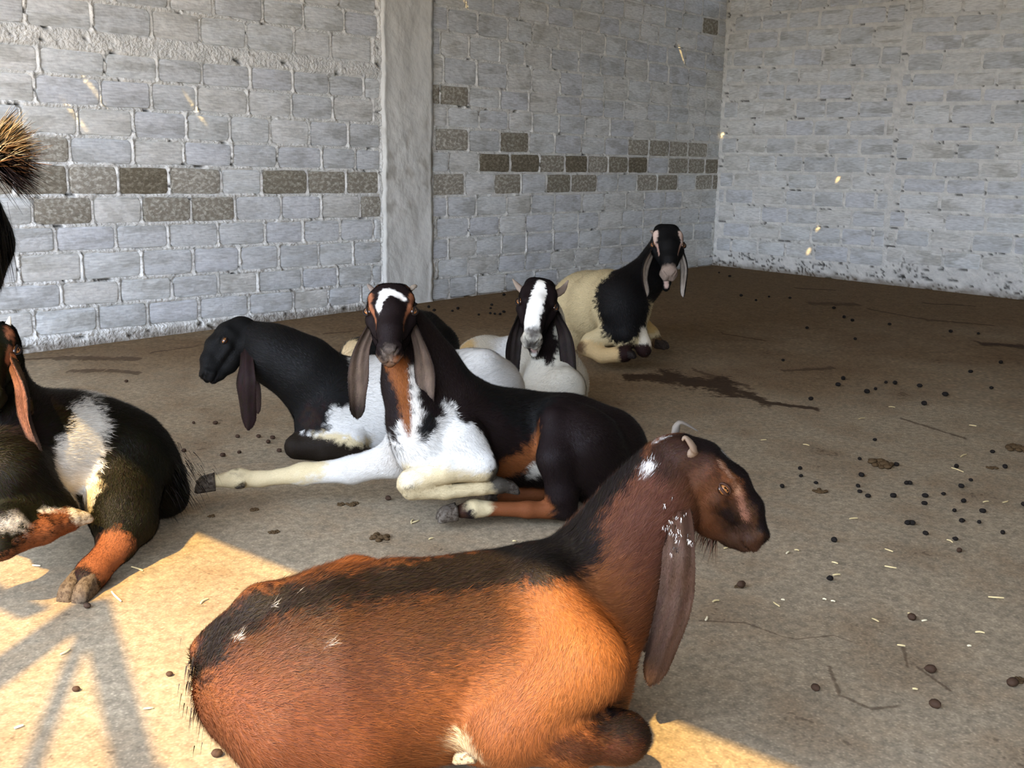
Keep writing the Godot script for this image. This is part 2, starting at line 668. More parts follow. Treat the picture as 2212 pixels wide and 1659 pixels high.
# a cloven hoof: two claws side by side, from the coronet at "at" along dir, sole side down
func hoof(o: Node3D, at: Vector3, dir: Vector3, down: Vector3, size: float, hex := "5d544a") -> void:
	var f := dir.normalized()
	var d := (down - f * down.dot(f)).normalized()
	var s := f.cross(d)
	var m := Soup.new()
	for side: float in [-1.0, 1.0]:
		var rings := []
		for i in 7:
			var t := i / 6.0
			var wid := size * lerpf(0.27, 0.30, t) * (1.0 if t < 0.85 else 0.80)
			var hgt := size * lerpf(0.46, 0.40, t) * (1.0 if t < 0.85 else 0.72)
			var mid := at + f * (t * size * 1.05) + s * (side * size * (0.25 + 0.03 * t)) + d * (size * 0.12 * t)
			var ring := PackedVector3Array()
			for k in 14:
				var a := TAU * k / 14.0
				var x := cos(a)
				var y := sin(a)
				x = signf(x) * pow(absf(x), 0.75)
				y = signf(y) * pow(absf(y), 0.75)
				var slant := f * (-y * hgt * 0.0 + y * hgt * 0.45 * t)
				ring.append(mid + s * (x * wid) + d * (y * hgt) + slant)
			rings.append(ring)
		m.loft(rings)
	fix_out(m)
	m.smooth()
	m.c.clear()
	put("hoof", m.mesh(), mats["hoof" + hex] if mats.has("hoof" + hex) else hoof_mat(hex), o).position = -o.position

func hoof_mat(hex: String) -> StandardMaterial3D:
	var m := StandardMaterial3D.new()
	m.albedo_color = Color(hex)
	m.roughness = 0.75
	m.metallic_specular = 0.35
	m.albedo_texture = mats["grime"]
	m.uv1_triplanar = true
	m.uv1_scale = Vector3.ONE * 9.0
	m.heightmap_enabled = true
	m.heightmap_texture = mats["grime"]
	m.heightmap_scale = 0.3
	mats["hoof" + hex] = m
	return m

# long hair in locks: curved ribbons that taper to a tip
func locks(o: Node3D, called: String, count: int, root: Callable, width: float, kinds: Array) -> void:
	var m := Soup.new()
	for i in count:
		var w: Array = root.call(i)      # [root, direction, length, droop, colour index]
		var p: Vector3 = w[0]
		var d: Vector3 = w[1]
		var ln: float = w[2]
		var col: Color = kinds[int(w[4])] * rng.randf_range(0.7, 1.35)
		var side := d.cross(Vector3(rng.randfn(), rng.randfn(), rng.randfn())).normalized()
		var base := m.v.size()
		for k in 5:
			var t := k / 4.0
			var q := p + d * (ln * t) + Vector3(0, -1, 0) * (float(w[3]) * t * t * ln)
			var wd := width * (1.0 - t * 0.92)
			m.v.append(q - side * wd)
			m.v.append(q + side * wd)
			var nn := (side.cross(d)).normalized()
			if nn.y < 0: nn = -nn
			nn = (nn + Vector3(0, 0.6, 0.3)).normalized()
			m.n.append(nn)
			m.n.append(nn)
			m.c.append(col)
			m.c.append(col)
		for k in 4:
			var a := base + k * 2
			m.ix.append_array(PackedInt32Array([a, a + 1, a + 2, a + 1, a + 3, a + 2]))
	var h := put(called, m.mesh(), fur, o)
	h.position = -o.position
	h.set_meta("kind", "stuff")
# ------------------------------------------------------------------ the scene
func _ready() -> void:
	rng.seed = 4711
	# camera
	var cam := Camera3D.new()
	cam.name = "camera"
	cam.transform = Transform3D(Basis(V(1.000, 0.016, -0.004), V(-0.016, 0.977, -0.213), V(-0.000, 0.213, 0.977)), V(0, 1.040, 0))
	cam.fov = 40.6404
	cam.near = 0.02
	add_child(cam)
	# sky and exposure
	var sky_mat := ProceduralSkyMaterial.new()
	sky_mat.sky_top_color = Color(0.80, 0.87, 0.98)
	sky_mat.sky_horizon_color = Color(0.95, 0.96, 0.97)
	sky_mat.ground_bottom_color = Color(0.60, 0.52, 0.40)
	sky_mat.ground_horizon_color = Color(0.80, 0.78, 0.74)
	sky_mat.sky_energy_multiplier = 2.9
	var sky := Sky.new()
	sky.sky_material = sky_mat
	var env := Environment.new()
	env.background_mode = Environment.BG_SKY
	env.sky = sky
	env.tonemap_mode = Environment.TONE_MAPPER_LINEAR
	env.tonemap_exposure = 1.0
	env.sdfgi_enabled = true
	env.ssao_enabled = true
	env.ssil_enabled = true
	var we := WorldEnvironment.new()
	we.name = "surroundings"
	we.environment = env
	add_child(we)
	# sun, high behind the camera, through the open front of the shed
	var sun := DirectionalLight3D.new()
	sun.name = "sun"
	sun.light_color = Color(1.0, 0.83, 0.51)
	sun.light_energy = 4.0
	sun.light_angular_distance = 0.53
	sun.shadow_enabled = true
	var st := V(0.231, -0.788, -0.571)
	sun.transform = Transform3D(Basis.looking_at(st, Vector3.UP), V(0, 6, 3))
	add_child(sun)

	edge_noise.noise_type = FastNoiseLite.TYPE_SIMPLEX_SMOOTH
	edge_noise.seed = 5
	edge_noise.frequency = 1.0
	edge_noise.fractal_octaves = 2
	lump_noise.noise_type = FastNoiseLite.TYPE_SIMPLEX_SMOOTH
	lump_noise.seed = 11
	lump_noise.frequency = 1.0
	lump_noise.fractal_octaves = 3
	materials()
	shell()
	walls()
	brown_goat()
	facing_goat()
	profile_goat()
	hidden_goat()
	blaze_goat()
	bleating_goat()
	belted_goat()
	standing_goat()
	litter()

func noise_image(size: int, freq: float, sd: int, octaves := 4, squash := 1.0) -> Image:
	var f := FastNoiseLite.new()
	f.seed = sd
	f.noise_type = FastNoiseLite.TYPE_SIMPLEX_SMOOTH
	f.frequency = freq
	f.fractal_octaves = octaves
	if squash != 1.0:
		var w := int(size / squash)
		var im := f.get_seamless_image(w, size, false, false, 0.12, true)
		im.resize(size, size, Image.INTERPOLATE_CUBIC)
		return im
	return f.get_seamless_image(size, size, false, false, 0.12, true)

func tex(im: Image) -> ImageTexture:
	return ImageTexture.create_from_image(im)

# two or three colours mixed by noise
func mixed(size: int, layers: Array, cols: Array) -> Image:
	var data := []
	for l: Image in layers:
		l.convert(Image.FORMAT_L8)
		data.append(l.get_data())
	var out := PackedByteArray()
	out.resize(size * size * 3)
	var a: Color = cols[0]
	var b: Color = cols[1]
	var d: Color = cols[2]
	var d0: PackedByteArray = data[0]
	var d1: PackedByteArray = data[1]
	var d2: PackedByteArray = data[2]
	for i in size * size:
		var x := d0[i] / 255.0
		var y := smoothstep(0.52, 0.70, d1[i] / 255.0)
		var z := (d2[i] / 255.0 - 0.5) * 0.30 + 1.0
		var r := lerpf(lerpf(a.r, b.r, x), d.r, y) * z
		var g := lerpf(lerpf(a.g, b.g, x), d.g, y) * z
		var bl := lerpf(lerpf(a.b, b.b, x), d.b, y) * z
		out[i * 3] = clampi(int(r * 255), 0, 255)
		out[i * 3 + 1] = clampi(int(g * 255), 0, 255)
		out[i * 3 + 2] = clampi(int(bl * 255), 0, 255)
	return Image.create_from_data(size, size, false, Image.FORMAT_RGB8, out)

func materials() -> void:
	fur = vertex_mat(0.55, 0.30)
	hide = vertex_mat(0.75, 0.25)
	mats["eye"] = vertex_mat(0.08, 0.6)
	mats["lid"] = mat("1c1412", 0.5, 0.4)
	mats["grime"] = tex(mixed(256, [noise_image(256, 0.02, 3), noise_image(256, 0.03, 4), noise_image(256, 0.15, 5)], [Color(0.75, 0.74, 0.72), Color(1, 1, 1), Color(0.55, 0.5, 0.45)]))
	# whitewash brushed over blocks: horizontal strokes, thin places where the block shows
	var strokes := tex(mixed(512, [noise_image(512, 0.012, 21, 4, 6.0), noise_image(512, 0.010, 22, 4, 2.0), noise_image(512, 0.12, 23, 3, 4.0)], [Color(0.99, 0.99, 0.99), Color(0.90, 0.91, 0.92), Color(0.82, 0.82, 0.81)]))
	var worn := tex(mixed(512, [noise_image(512, 0.10, 31, 5, 2.0), noise_image(512, 0.055, 32, 6), noise_image(512, 0.3, 33)], [Color(0.60, 0.58, 0.54), Color(0.76, 0.74, 0.71), Color(0.92, 0.92, 0.90)]))
	var rough := tex(noise_image(512, 0.05, 41, 5))
	var tones := ["eaedee", "e2e5e8", "e8e8e5", "dde0e2", "eff0ef", "e2e5ea"]
	for i in tones.size(): mats["block%d" % i] = block_mat(tones[i], strokes, rough)
	var dim := ["e6e5e1", "d8d6d0", "c6c3ba"]
	for i in dim.size(): mats["worn%d" % i] = block_mat(dim[i], worn, rough)
	mats["bare"] = block_mat("a8a294", worn, rough)
	var mm := vertex_mat(0.9, 0.2)
	mm.heightmap_enabled = true
	mm.heightmap_texture = rough
	mm.heightmap_scale = 0.7
	mm.uv1_triplanar = true
	mm.uv1_scale = Vector3.ONE * 1.6
	mats["mortar"] = mm
	var pm := vertex_mat(0.85, 0.25)
	pm.heightmap_enabled = true
	pm.heightmap_texture = tex(noise_image(512, 0.016, 43, 5, 1.0))
	pm.heightmap_scale = 0.5
	pm.uv1_triplanar = true
	pm.uv1_scale = Vector3(1.2, 0.9, 1.2)
	mats["plaster"] = pm

func block_mat(hex: String, t: Texture2D, bump: Texture2D) -> StandardMaterial3D:
	var m := StandardMaterial3D.new()
	m.albedo_color = Color(hex)
	m.albedo_texture = t
	m.roughness = 0.88
	m.metallic_specular = 0.25
	m.uv1_triplanar = true
	m.uv1_world_triplanar = true
	m.uv1_scale = Vector3.ONE * 1.15
	m.heightmap_enabled = true
	m.heightmap_texture = bump
	m.heightmap_scale = 0.35
	return m

# ------------------------------------------------------------------ floor, yard, roof
func floor_image(x0: float, z0: float, w: float, h: float, nx: int, ny: int, stains: Array) -> Image:
	var lay := []
	for s: Array in [[0.55, 61, 3, 1.0], [2.2, 62, 4, 1.0], [9.0, 63, 4, 1.0], [34.0, 64, 3, 1.0], [130.0, 65, 2, 1.0]]:
		var f := FastNoiseLite.new()
		f.seed = s[1]
		f.noise_type = FastNoiseLite.TYPE_SIMPLEX_SMOOTH
		f.frequency = float(s[0]) * w / nx
		f.fractal_octaves = s[2]
		f.offset = Vector3(x0 / w * nx, z0 / h * ny, 0)
		var im := f.get_image(nx, ny, false, false, false)
		im.convert(Image.FORMAT_L8)
		lay.append(im.get_data())
	var b0: PackedByteArray = lay[0]
	var b1: PackedByteArray = lay[1]
	var b2: PackedByteArray = lay[2]
	var b3: PackedByteArray = lay[3]
	var b4: PackedByteArray = lay[4]
	var wet := PackedFloat32Array()
	wet.resize(nx * ny)
	for s: Array in stains:      # wet and dirty marks, each a capsule on the floor
		var a := Vector2(s[0], s[1])
		var b := Vector2(s[2], s[3])
		var rm := maxf(s[4], s[5]) * 2.6 + 0.05
		if s[4] <= 0.0: continue
		var i0 := clampi(int((minf(a.x, b.x) - rm - x0) / w * nx), 0, nx)
		var i1 := clampi(int((maxf(a.x, b.x) + rm - x0) / w * nx), 0, nx)
		var j0 := clampi(int((minf(a.y, b.y) - rm - z0) / h * ny), 0, ny)
		var j1 := clampi(int((maxf(a.y, b.y) + rm - z0) / h * ny), 0, ny)
		var ba := b - a
		var bb := maxf(ba.length_squared(), 1e-6)
		for j in range(j0, j1):
			for i in range(i0, i1):
				var p := Vector2(x0 + w * (i + 0.5) / nx, z0 + h * (j + 0.5) / ny) - a
				var t := clampf(p.dot(ba) / bb, 0.0, 1.0)
				var k := j * nx + i
				var r := lerpf(s[4], s[5], t)
				var q := p - ba * t
				q.y *= float(s[7])
				var d := q.length() / r + (b2[k] / 255.0 - 0.5) * 1.3 + (b3[k] / 255.0 - 0.5) * 0.9
				wet[k] = maxf(wet[k], smoothstep(1.3, 0.5, d) * float(s[6]))
	var out := PackedByteArray()
	out.resize(nx * ny * 3)
	for j in ny:
		var z := z0 + h * (j + 0.5) / ny
		for i in nx:
			var k := j * nx + i
			var x := x0 + w * (i + 0.5) / nx
			var far := smoothstep(-3.6, -7.0, z + (b0[k] - 128) * 0.012)      # brown trodden dirt and painted-in shade towards the back, greyer swept cement in front
			var n1 := (b1[k] - 128) / 128.0
			var n2 := (b2[k] - 128) / 128.0
			var n3 := (b3[k] - 128) / 128.0
			var n4 := (b4[k] - 128) / 128.0
			var r := lerpf(0.565, 0.425, far)
			var g := lerpf(0.510, 0.345, far)
			var b := lerpf(0.425, 0.250, far)
			var brown := clampf(0.6 * n1 + 0.4 * n2 + 0.14, 0.0, 1.0) * 0.7
			r = lerpf(r, 0.43, brown)
			g = lerpf(g, 0.345, brown)
			b = lerpf(b, 0.255, brown)
			var v := 1.0 + 0.10 * n2 + 0.17 * n3 + 0.16 * n4
			v -= 0.35 * smoothstep(0.35, 0.7, n3 * 0.6 + n1 * 0.5 + n2 * 0.3)
			v += 0.16 * smoothstep(0.35, 0.8, n4)
			var wt := wet[k] * 0.85
			r = lerpf(r * v, 0.17, wt)
			g = lerpf(g * v, 0.12, wt)
			b = lerpf(b * v, 0.08, wt)
			out[k * 3] = clampi(int(r * 255), 0, 255)
			out[k * 3 + 1] = clampi(int(g * 255), 0, 255)
			out[k * 3 + 2] = clampi(int(b * 255), 0, 255)
	return Image.create_from_data(nx, ny, false, Image.FORMAT_RGB8, out)

func slab(called: String, x0: float, z0: float, w: float, h: float, m: Material) -> void:
	var q := Soup.new()
	for p: Vector3 in [V(x0, 0, z0), V(x0 + w, 0, z0), V(x0 + w, 0, z0 + h), V(x0, 0, z0 + h)]:
		q.v.append(p)
		q.n.append(Vector3.UP)
		q.uv.append(Vector2((p.x - x0) / w, (p.z - z0) / h))
	q.ix = PackedInt32Array([0, 1, 2, 0, 2, 3])
	q.uv.resize(4)
	var low := Soup.new()
	low.box(Transform3D(Basis(), V(x0 + w * 0.5, -0.1, z0 + h * 0.5)), V(w, 0.19, h))
	for i in low.ix.size(): q.ix.append(low.ix[i] + 4)
	q.v.append_array(low.v)
	q.n.append_array(low.n)
	q.uv.resize(q.v.size())
	tag(put(called, q.mesh(), m), "", "", "", "structure")

func floor_mat(im: Image) -> StandardMaterial3D:
	var m := StandardMaterial3D.new()
	m.albedo_texture = tex(im)
	m.roughness = 0.92
	m.metallic_specular = 0.2
	m.texture_repeat = false
	return m

func shell() -> void:
	var stains: Array = [[0.776, -4.946, 0.998, -4.815, 0.059, 0.079, 0.90, 0.20], [0.998, -4.815, 1.110, -4.533, 0.066, 0.029, 0.90, 0.20], [1.118, -4.480, 1.313, -4.372, 0.014, 0.014, 0.90, 0.20], [0.551, -4.961, 0.757, -4.977, 0.016, 0.023, 0.90, 0.20], [0.925, -5.161, 1.110, -4.824, 0.014, 0.018, 0.50, 0.20], [1.381, -5.198, 1.666, -5.282, 0.009, 0.010, 0.50, 0.20], [2.801, -6.116, 3.020, -6.043, 0.022, 0.025, 0.90, 0.20], [2.245, -7.804, 2.593, -7.795, 0.021, 0.021, 0.50, 0.20], [2.395, -8.766, 2.682, -8.678, 0.016, 0.012, 0.50, 0.20], [2.608, -7.527, 2.835, -7.063, 0.017, 0.016, 0.50, 0.20], [2.835, -7.063, 3.188, -6.858, 0.019, 0.015, 0.50, 0.20], [3.164, -7.915, 3.480, -7.825, 0.014, 0.011, 0.50, 0.20], [-2.574, -5.105, -2.346, -5.224, 0.012, 0.014, 0.50, 0.20], [-2.346, -5.224, -1.918, -5.223, 0.012, 0.010, 0.50, 0.20], [-1.913, -5.418, -1.747, -5.600, 0.010, 0.010, 0.50, 0.20], [-1.968, -4.922, -1.796, -4.881, 0.011, 0.009, 0.50, 0.20], [1.634, -4.206, 1.765, -3.921, 0.010, 0.007, 0.50, 0.35], [-2.142, -4.908, -1.990, -4.921, 0.009, 0.009, 0.50, 0.20], [-1.124, -6.092, -0.974, -6.192, 0.011, 0.008, 0.50, 0.20], [1.294, -6.333, 1.498, -6.103, 0.011, 0.011, 0.50, 0.20], [0.298, -2.499, 0.378, -2.472, 0.010, 0.007, 0.42, 0.70], [0.679, -2.016, 0.665, -1.899, 0.005, 0.005, 0.42, 0.70], [0.665, -1.899, 0.711, -1.847, 0.004, 0.004, 0.42, 0.70], [0.711, -1.847, 0.769, -1.858, 0.003, 0.003, 0.42, 0.70], [0.442, -2.231, 0.548, -2.223, 0.003, 0.003, 0.42, 0.70], [0.548, -2.223, 0.616, -2.155, 0.003, 0.002, 0.42, 0.70], [0.616, -2.155, 0.644, -2.144, 0.002, 0.002, 0.42, 0.70], [0.644, -2.144, 0.734, -2.166, 0.003, 0.002, 0.42, 0.70], [0.734, -2.166, 0.773, -2.126, 0.002, 0.002, 0.42, 0.70], [0.869, -2.107, 0.847, -2.022, 0.004, 0.003, 0.42, 0.70], [0.867, -2.022, 0.896, -1.926, 0.003, 0.003, 0.42, 0.70], [0.157, -3.483, 0.286, -3.088, 0.000, 0.000, 0.42, 0.70]]
	slab("floor", -2.2, -5.6, 4.2, 4.2, floor_mat(floor_image(-2.2, -5.6, 4.2, 4.2, 1400, 1400, stains)))
	slab("floor", -6.2, -13.2, 14.0, 7.6, floor_mat(floor_image(-6.2, -13.2, 14.0, 7.6, 1400, 760, stains)))
	slab("floor", 2.0, -5.6, 5.8, 4.2, floor_mat(floor_image(2.0, -5.6, 5.8, 4.2, 600, 430, stains)))
	slab("floor", -6.2, -5.6, 4.0, 4.2, floor_mat(floor_image(-6.2, -5.6, 4.0, 4.2, 400, 400, stains)))
	slab("ground", -6.2, -1.4, 14.0, 3.4, floor_mat(floor_image(-6.2, -1.4, 14.0, 3.4, 500, 120, stains)))
	var yard := Soup.new()
	yard.box(Transform3D(Basis(), V(0, -0.13, 0)), V(60, 0.1, 60))
	tag(put("ground", yard.mesh(), mat("b3a080", 0.95, 0.2)), "", "", "", "structure")
	# the roof: a flat slab from the back wall to the open front, 2.75 m up
	var ea := V(-5.001, 2.750, -3.384)
	var eb := V(3.948, 2.750, 3.761)
	var far_l := V(-5.564, -0.000, -1.810)
	var corner := V(2.029, 0.000, -10.649)
	var far_r := V(5.867, -0.000, -6.037)
	var y := 2.75
	var foot := [V(ea.x, 0, ea.z), V(eb.x, 0, eb.z), V(far_r.x, 0, far_r.z), V(corner.x, 0, corner.z), V(far_l.x, 0, far_l.z)]
	# bring the left end of the eave onto the end wall, and the right end to the far end wall
	var ul := (corner - far_l).normalized()
	var ed := (eb - ea).normalized()
	var lp: Variant = Geometry2D.line_intersects_line(Vector2(ea.x, ea.z), Vector2(ed.x, ed.z), Vector2(far_l.x, far_l.z), Vector2(ul.x, ul.z))
	foot[0] = V(lp.x, 0, lp.y)
	foot[4] = foot[0]
	var roof := CSGCombiner3D.new()
	roof.name = "ceiling"
	add_child(roof)
	var sheet := CSGPolygon3D.new()
	sheet.name = "sheet"
	var flat := PackedVector2Array()
	for q: Vector3 in [foot[0], foot[1], foot[2], foot[3]]: flat.append(Vector2(q.x, q.z))
	sheet.polygon = flat
	sheet.depth = 0.012
	sheet.transform = Transform3D(Basis(Vector3.RIGHT, PI / 2.0), V(0, y + 0.012, 0))
	sheet.material = mat("b3afa6", 0.9, 0.2)
	roof.add_child(sheet)
	for h: Vector3 in [V(-2.654, 0.022, -4.652), V(-2.764, 0.022, -4.468), V(-2.278, 0.022, -5.060), V(-0.579, 0.022, -7.374), V(1.291, 0.022, -9.492), V(1.615, 0.022, -9.552), V(2.363, 0.022, -8.217), V(2.124, 0.022, -8.023), V(2.010, 0.022, -7.932)]:
		var c := CSGCylinder3D.new()
		c.name = "nail_hole"
		c.operation = CSGShape3D.OPERATION_SUBTRACTION
		c.radius = h.y
		c.height = 0.2
		c.sides = 10
		c.position = V(h.x, y, h.z)
		roof.add_child(c, true)
	tag(roof, "", "", "", "structure")
	# the far end wall on the right, plain and outside the picture
	var e := Soup.new()
	var dir: Vector3 = foot[1] - foot[2]
	e.box(Transform3D(Basis(dir.normalized(), Vector3.UP, dir.normalized().cross(Vector3.UP)), (foot[1] + foot[2]) * 0.5 + V(0, y * 0.5, 0)), V(dir.length(), y, 0.2))
	tag(put("wall_right", e.mesh(), mat("b9b9b4", 0.9, 0.2)), "", "", "", "structure")
	# unseen wall added across the right half of the front to darken that side
	var f := Soup.new()
	var f0: Vector3 = foot[1] + (foot[0] - foot[1]).normalized() * 4.3
	var fd: Vector3 = (foot[1] - f0).normalized()
	f.box(Transform3D(Basis(fd, Vector3.UP, fd.cross(Vector3.UP)), (foot[1] + f0) * 0.5 + V(0, y * 0.5, 0)), V((foot[1] - f0).length(), y, 0.2))
	tag(put("wall_front_added", f.mesh(), mat("b9b9b4", 0.9, 0.2)), "", "", "", "structure")
	# the steel frame out in the sun whose bars lie as shadows on the floor
	var t := Node3D.new()
	t.name = numbered("steel_frame")
	add_child(t)
	tag(t, "grey steel frame of crossing bars outside the front, shading the floor at lower left", "frame")
	var steel := mat("6f7276", 0.5, 0.5)
	steel.metallic = 0.6
	for b: Array in [[V(-1.713, 2.500, -0.467), V(-1.358, 2.500, 0.234), 0.056], [V(-1.711, 2.500, -0.451), V(-1.782, 2.500, -0.047), 0.090], [V(-1.689, 2.500, -0.380), V(-1.541, 2.500, 0.252), 0.024], [V(-2.189, 2.500, -0.659), V(-1.818, 2.500, -0.397), 0.055]]:
		var s := Soup.new()
		var p: Vector3 = b[0]
		var q: Vector3 = b[1]
		var d := (q - p).normalized()
		s.box(Transform3D(Basis(d, Vector3.UP, d.cross(Vector3.UP)), (p + q) * 0.5), V((q - p).length(), 0.03, b[2]))
		put("bar", s.mesh(), steel, t)
	var post := Soup.new()
	var q0: Vector3 = ([[V(-1.713, 2.500, -0.467), V(-1.358, 2.500, 0.234), 0.056], [V(-1.711, 2.500, -0.451), V(-1.782, 2.500, -0.047), 0.090], [V(-1.689, 2.500, -0.380), V(-1.541, 2.500, 0.252), 0.024], [V(-2.189, 2.500, -0.659), V(-1.818, 2.500, -0.397), 0.055]][0][1])
	post.box(Transform3D(Basis(), V(q0.x, q0.y * 0.5, q0.z)), V(0.08, q0.y, 0.08))
	put("post", post.mesh(), steel, t)

# ------------------------------------------------------------------ block walls
# courses: [height at s0, height at s1]; blocks are laid from s0 to s1. Returns the blocks as [s, y, width, height, course]
func lay(courses: Array, s0: float, s1: float, first: float, length: float, bed: float, thick: Array) -> Array:
	var out := []
	for i in courses.size() - 1:
		if i in thick: continue
		var x := s0 + (length * (0.18 if i % 2 == 0 else 0.62)) * first - length
		while x < s1:
			var w := length * rng.randf_range(0.86, 1.10)
			var a := maxf(x + bed * 0.5, s0 + bed * 0.3)
			var b := minf(x + w - bed * 0.5, s1 - bed * 0.3)
			if b - a > 0.05:
				var t := ((a + b) * 0.5 - s0) / (s1 - s0)
				var lo: float = lerpf(courses[i][0], courses[i][1], t) + bed * 0.5
				var hi: float = lerpf(courses[i + 1][0], courses[i + 1][1], t) - bed * 0.5
				var tilt: float = (courses[i][1] - courses[i][0]) / (s1 - s0)
				if lo > -0.02 and hi - lo > 0.04: out.append([(a + b) * 0.5, (lo + hi) * 0.5, b - a, hi - lo, i, tilt])
			x += w
	return out

func block_shape(sd: int, round_: float) -> ArrayMesh:
	# a unit block face, -0.5..0.5 each way, 0..1 deep, with a worn rounded edge
	var r := RandomNumberGenerator.new()
	r.seed = sd
	var m := Soup.new()
	var outline := []
	for c: Vector2 in [Vector2(0.5, 0.12), Vector2(0.5, 0.36), Vector2(0.46, 0.49), Vector2(0.26, 0.5), Vector2(0.0, 0.5), Vector2(-0.26, 0.5), Vector2(-0.46, 0.49), Vector2(-0.5, 0.36), Vector2(-0.5, -0.12), Vector2(-0.5, -0.36), Vector2(-0.46, -0.49), Vector2(-0.26, -0.5), Vector2(0.0, -0.5), Vector2(0.26, -0.5), Vector2(0.46, -0.49), Vector2(0.5, -0.36)]:
		outline.append(Vector2(c.x * (1.0 + r.randf_range(-0.03, 0.01)), c.y * (1.0 + r.randf_range(-0.07, 0.02))))
	var k := outline.size()
	var rows := [[1.0, 0.0], [1.0, 0.55], [1.0 - round_, 1.0]]
	for w: Array in rows:
		for i in k:
			var q: Vector2 = outline[i] * float(w[0]) if w[0] < 1.0 else outline[i]
			m.v.append(V(q.x, q.y, float(w[1]) + (r.randf_range(-0.12, 0.12) if w[1] > 0.9 else 0.0)))
	for j in 2:
		for i in k:
			var a := j * k + i
			var b := j * k + (i + 1) % k
			m.ix.append_array(PackedInt32Array([a, a + k, b, b, a + k, b + k]))
	m.v.append(V(r.randf_range(-0.1, 0.1), 0.05, 1.0 + r.randf_range(-0.1, 0.15)))
	for i in k: m.ix.append_array(PackedInt32Array([2 * k + i, m.v.size() - 1, 2 * k + (i + 1) % k]))
	m.smooth()
	return m.mesh()

func wall_node(called: String, at: Vector3, turn: float, length: float, x_lo: float, height: float, blocks: Array, bed_lump: float, dirt: float, sd: int, fine: float) -> MeshInstance3D:
	# the mortar: a lumpy sheet in the plane z = 0, with a body behind it
	var cell := fine
	var nx := int((length - x_lo) / cell) + 1
	var ny := int(height / cell) + 1
	var cover := PackedFloat32Array()      # 1 in the middle of a block, 0 in the joints
	cover.resize(nx * ny)
	for b: Array in blocks:
		var i0 := clampi(int((b[0] - b[2] * 0.5 - x_lo) / cell), 0, nx - 1)
		var i1 := clampi(int((b[0] + b[2] * 0.5 - x_lo) / cell) + 1, 0, nx - 1)
		var j0 := clampi(int((b[1] - b[3] * 0.5) / cell), 0, ny - 1)
		var j1 := clampi(int((b[1] + b[3] * 0.5) / cell) + 1, 0, ny - 1)
		for j in range(j0, j1 + 1):
			for i in range(i0, i1 + 1):
				var dx: float = b[2] * 0.5 - absf(x_lo + i * cell - b[0])
				var dy: float = b[3] * 0.5 - absf(j * cell - b[1] - (x_lo + i * cell - b[0]) * b[5])
				var d := minf(dx, dy)
				if d > 0.0: cover[j * nx + i] = 1.0
	var m := Soup.new()
	var n2 := lump_noise
	var light := C("ebebe8")
	var shade := C("d6d7d5")
	var black := C("35332f")
	var earth := C("6a5a46")
	for j in ny:
		for i in nx:
			var x := x_lo + i * cell
			var y := j * cell
			var a := n2.get_noise_3d(x * 9.0, y * 16.0, sd)
			var b := n2.get_noise_3d(x * 30.0, y * 30.0, sd + 7.0)
			var cv := cover[j * nx + i]
			var z := bed_lump * (0.6 + 1.0 * a + 0.9 * b)
			if cv > 0.5: z = -0.012
			var hole := smoothstep(0.50 - 0.13 * dirt, 0.62 - 0.13 * dirt, n2.get_noise_3d(x * 5.0, y * 22.0, sd + 31.0) + 0.25 * b)
			if cv < 0.5: z -= hole * 0.03
			m.v.append(V(x, y, z))
			var col := shade.lerp(light, clampf(0.5 + 1.2 * a + 0.6 * b, 0, 1))
			col = col.lerp(black, hole * (1.0 - cv) * 0.9)
			col = col.lerp(black, dirt * smoothstep(0.25, 0.5, b + 0.5 * n2.get_noise_3d(x * 3.0, y * 4.0, sd + 50.0)) * smoothstep(0.55, 0.0, y))
			col = col.lerp(earth, smoothstep(0.07, 0.0, y + 0.03 * a) * 0.7)
			m.c.append(col)
	for j in ny - 1:
		for i in nx - 1:
			var a := j * nx + i
			m.ix.append_array(PackedInt32Array([a, a + nx, a + 1, a + 1, a + nx, a + nx + 1]))
	m.smooth()
	var back := Soup.new()
	back.box(Transform3D(Basis(), V((x_lo + length) * 0.5, height * 0.5, -0.15)), V(length - x_lo, height, 0.2))
	var base := m.v.size()
	m.v.append_array(back.v)
	m.n.append_array(back.n)
	for i in back.v.size(): m.c.append(shade)
	for i in back.ix.size(): m.ix.append(back.ix[i] + base)
	var o := put(called, m.mesh(), mats["mortar"])
	o.position = at
	o.rotation.y = turn
	tag(o, "", "", "", "structure")
	return o

func set_blocks(wall: MeshInstance3D, blocks: Array, shapes: Array, proud: float, eye_from: float, eye_to: float, pale: Array, most: int) -> void:
	var rest := Soup.new()
	var n := 0
	for b: Array in blocks:
		var h: float = b[1]
		var key := "block%d" % rng.randi_range(0, 5)
		var off := absi(int(b[4]) - (6 if b[0] < 2.7 else 7))      # one course at goat height is rubbed bare, its neighbours half so
		var chance: float = eye_from if off > 1 else ([0.85, 0.5][off] if eye_to > 0.0 else eye_from)
		if rng.randf() < chance:
			key = "worn%d" % rng.randi_range(0, 2)
			if off == 0 and eye_to > 0.0 and rng.randf() < 0.35: key = "bare"
		var sh: ArrayMesh = shapes[rng.randi_range(0, shapes.size() - 1)]
		var t := Transform3D(Basis(Vector3.BACK, b[5] + rng.randfn(0, 0.006)) * Basis.from_scale(V(b[2], b[3], proud * rng.randf_range(0.4, 1.5) + 0.014)), V(b[0], b[1], -0.014))
		n += 1
		var o := put("brick", sh, mats[key], wall)
		o.transform = t

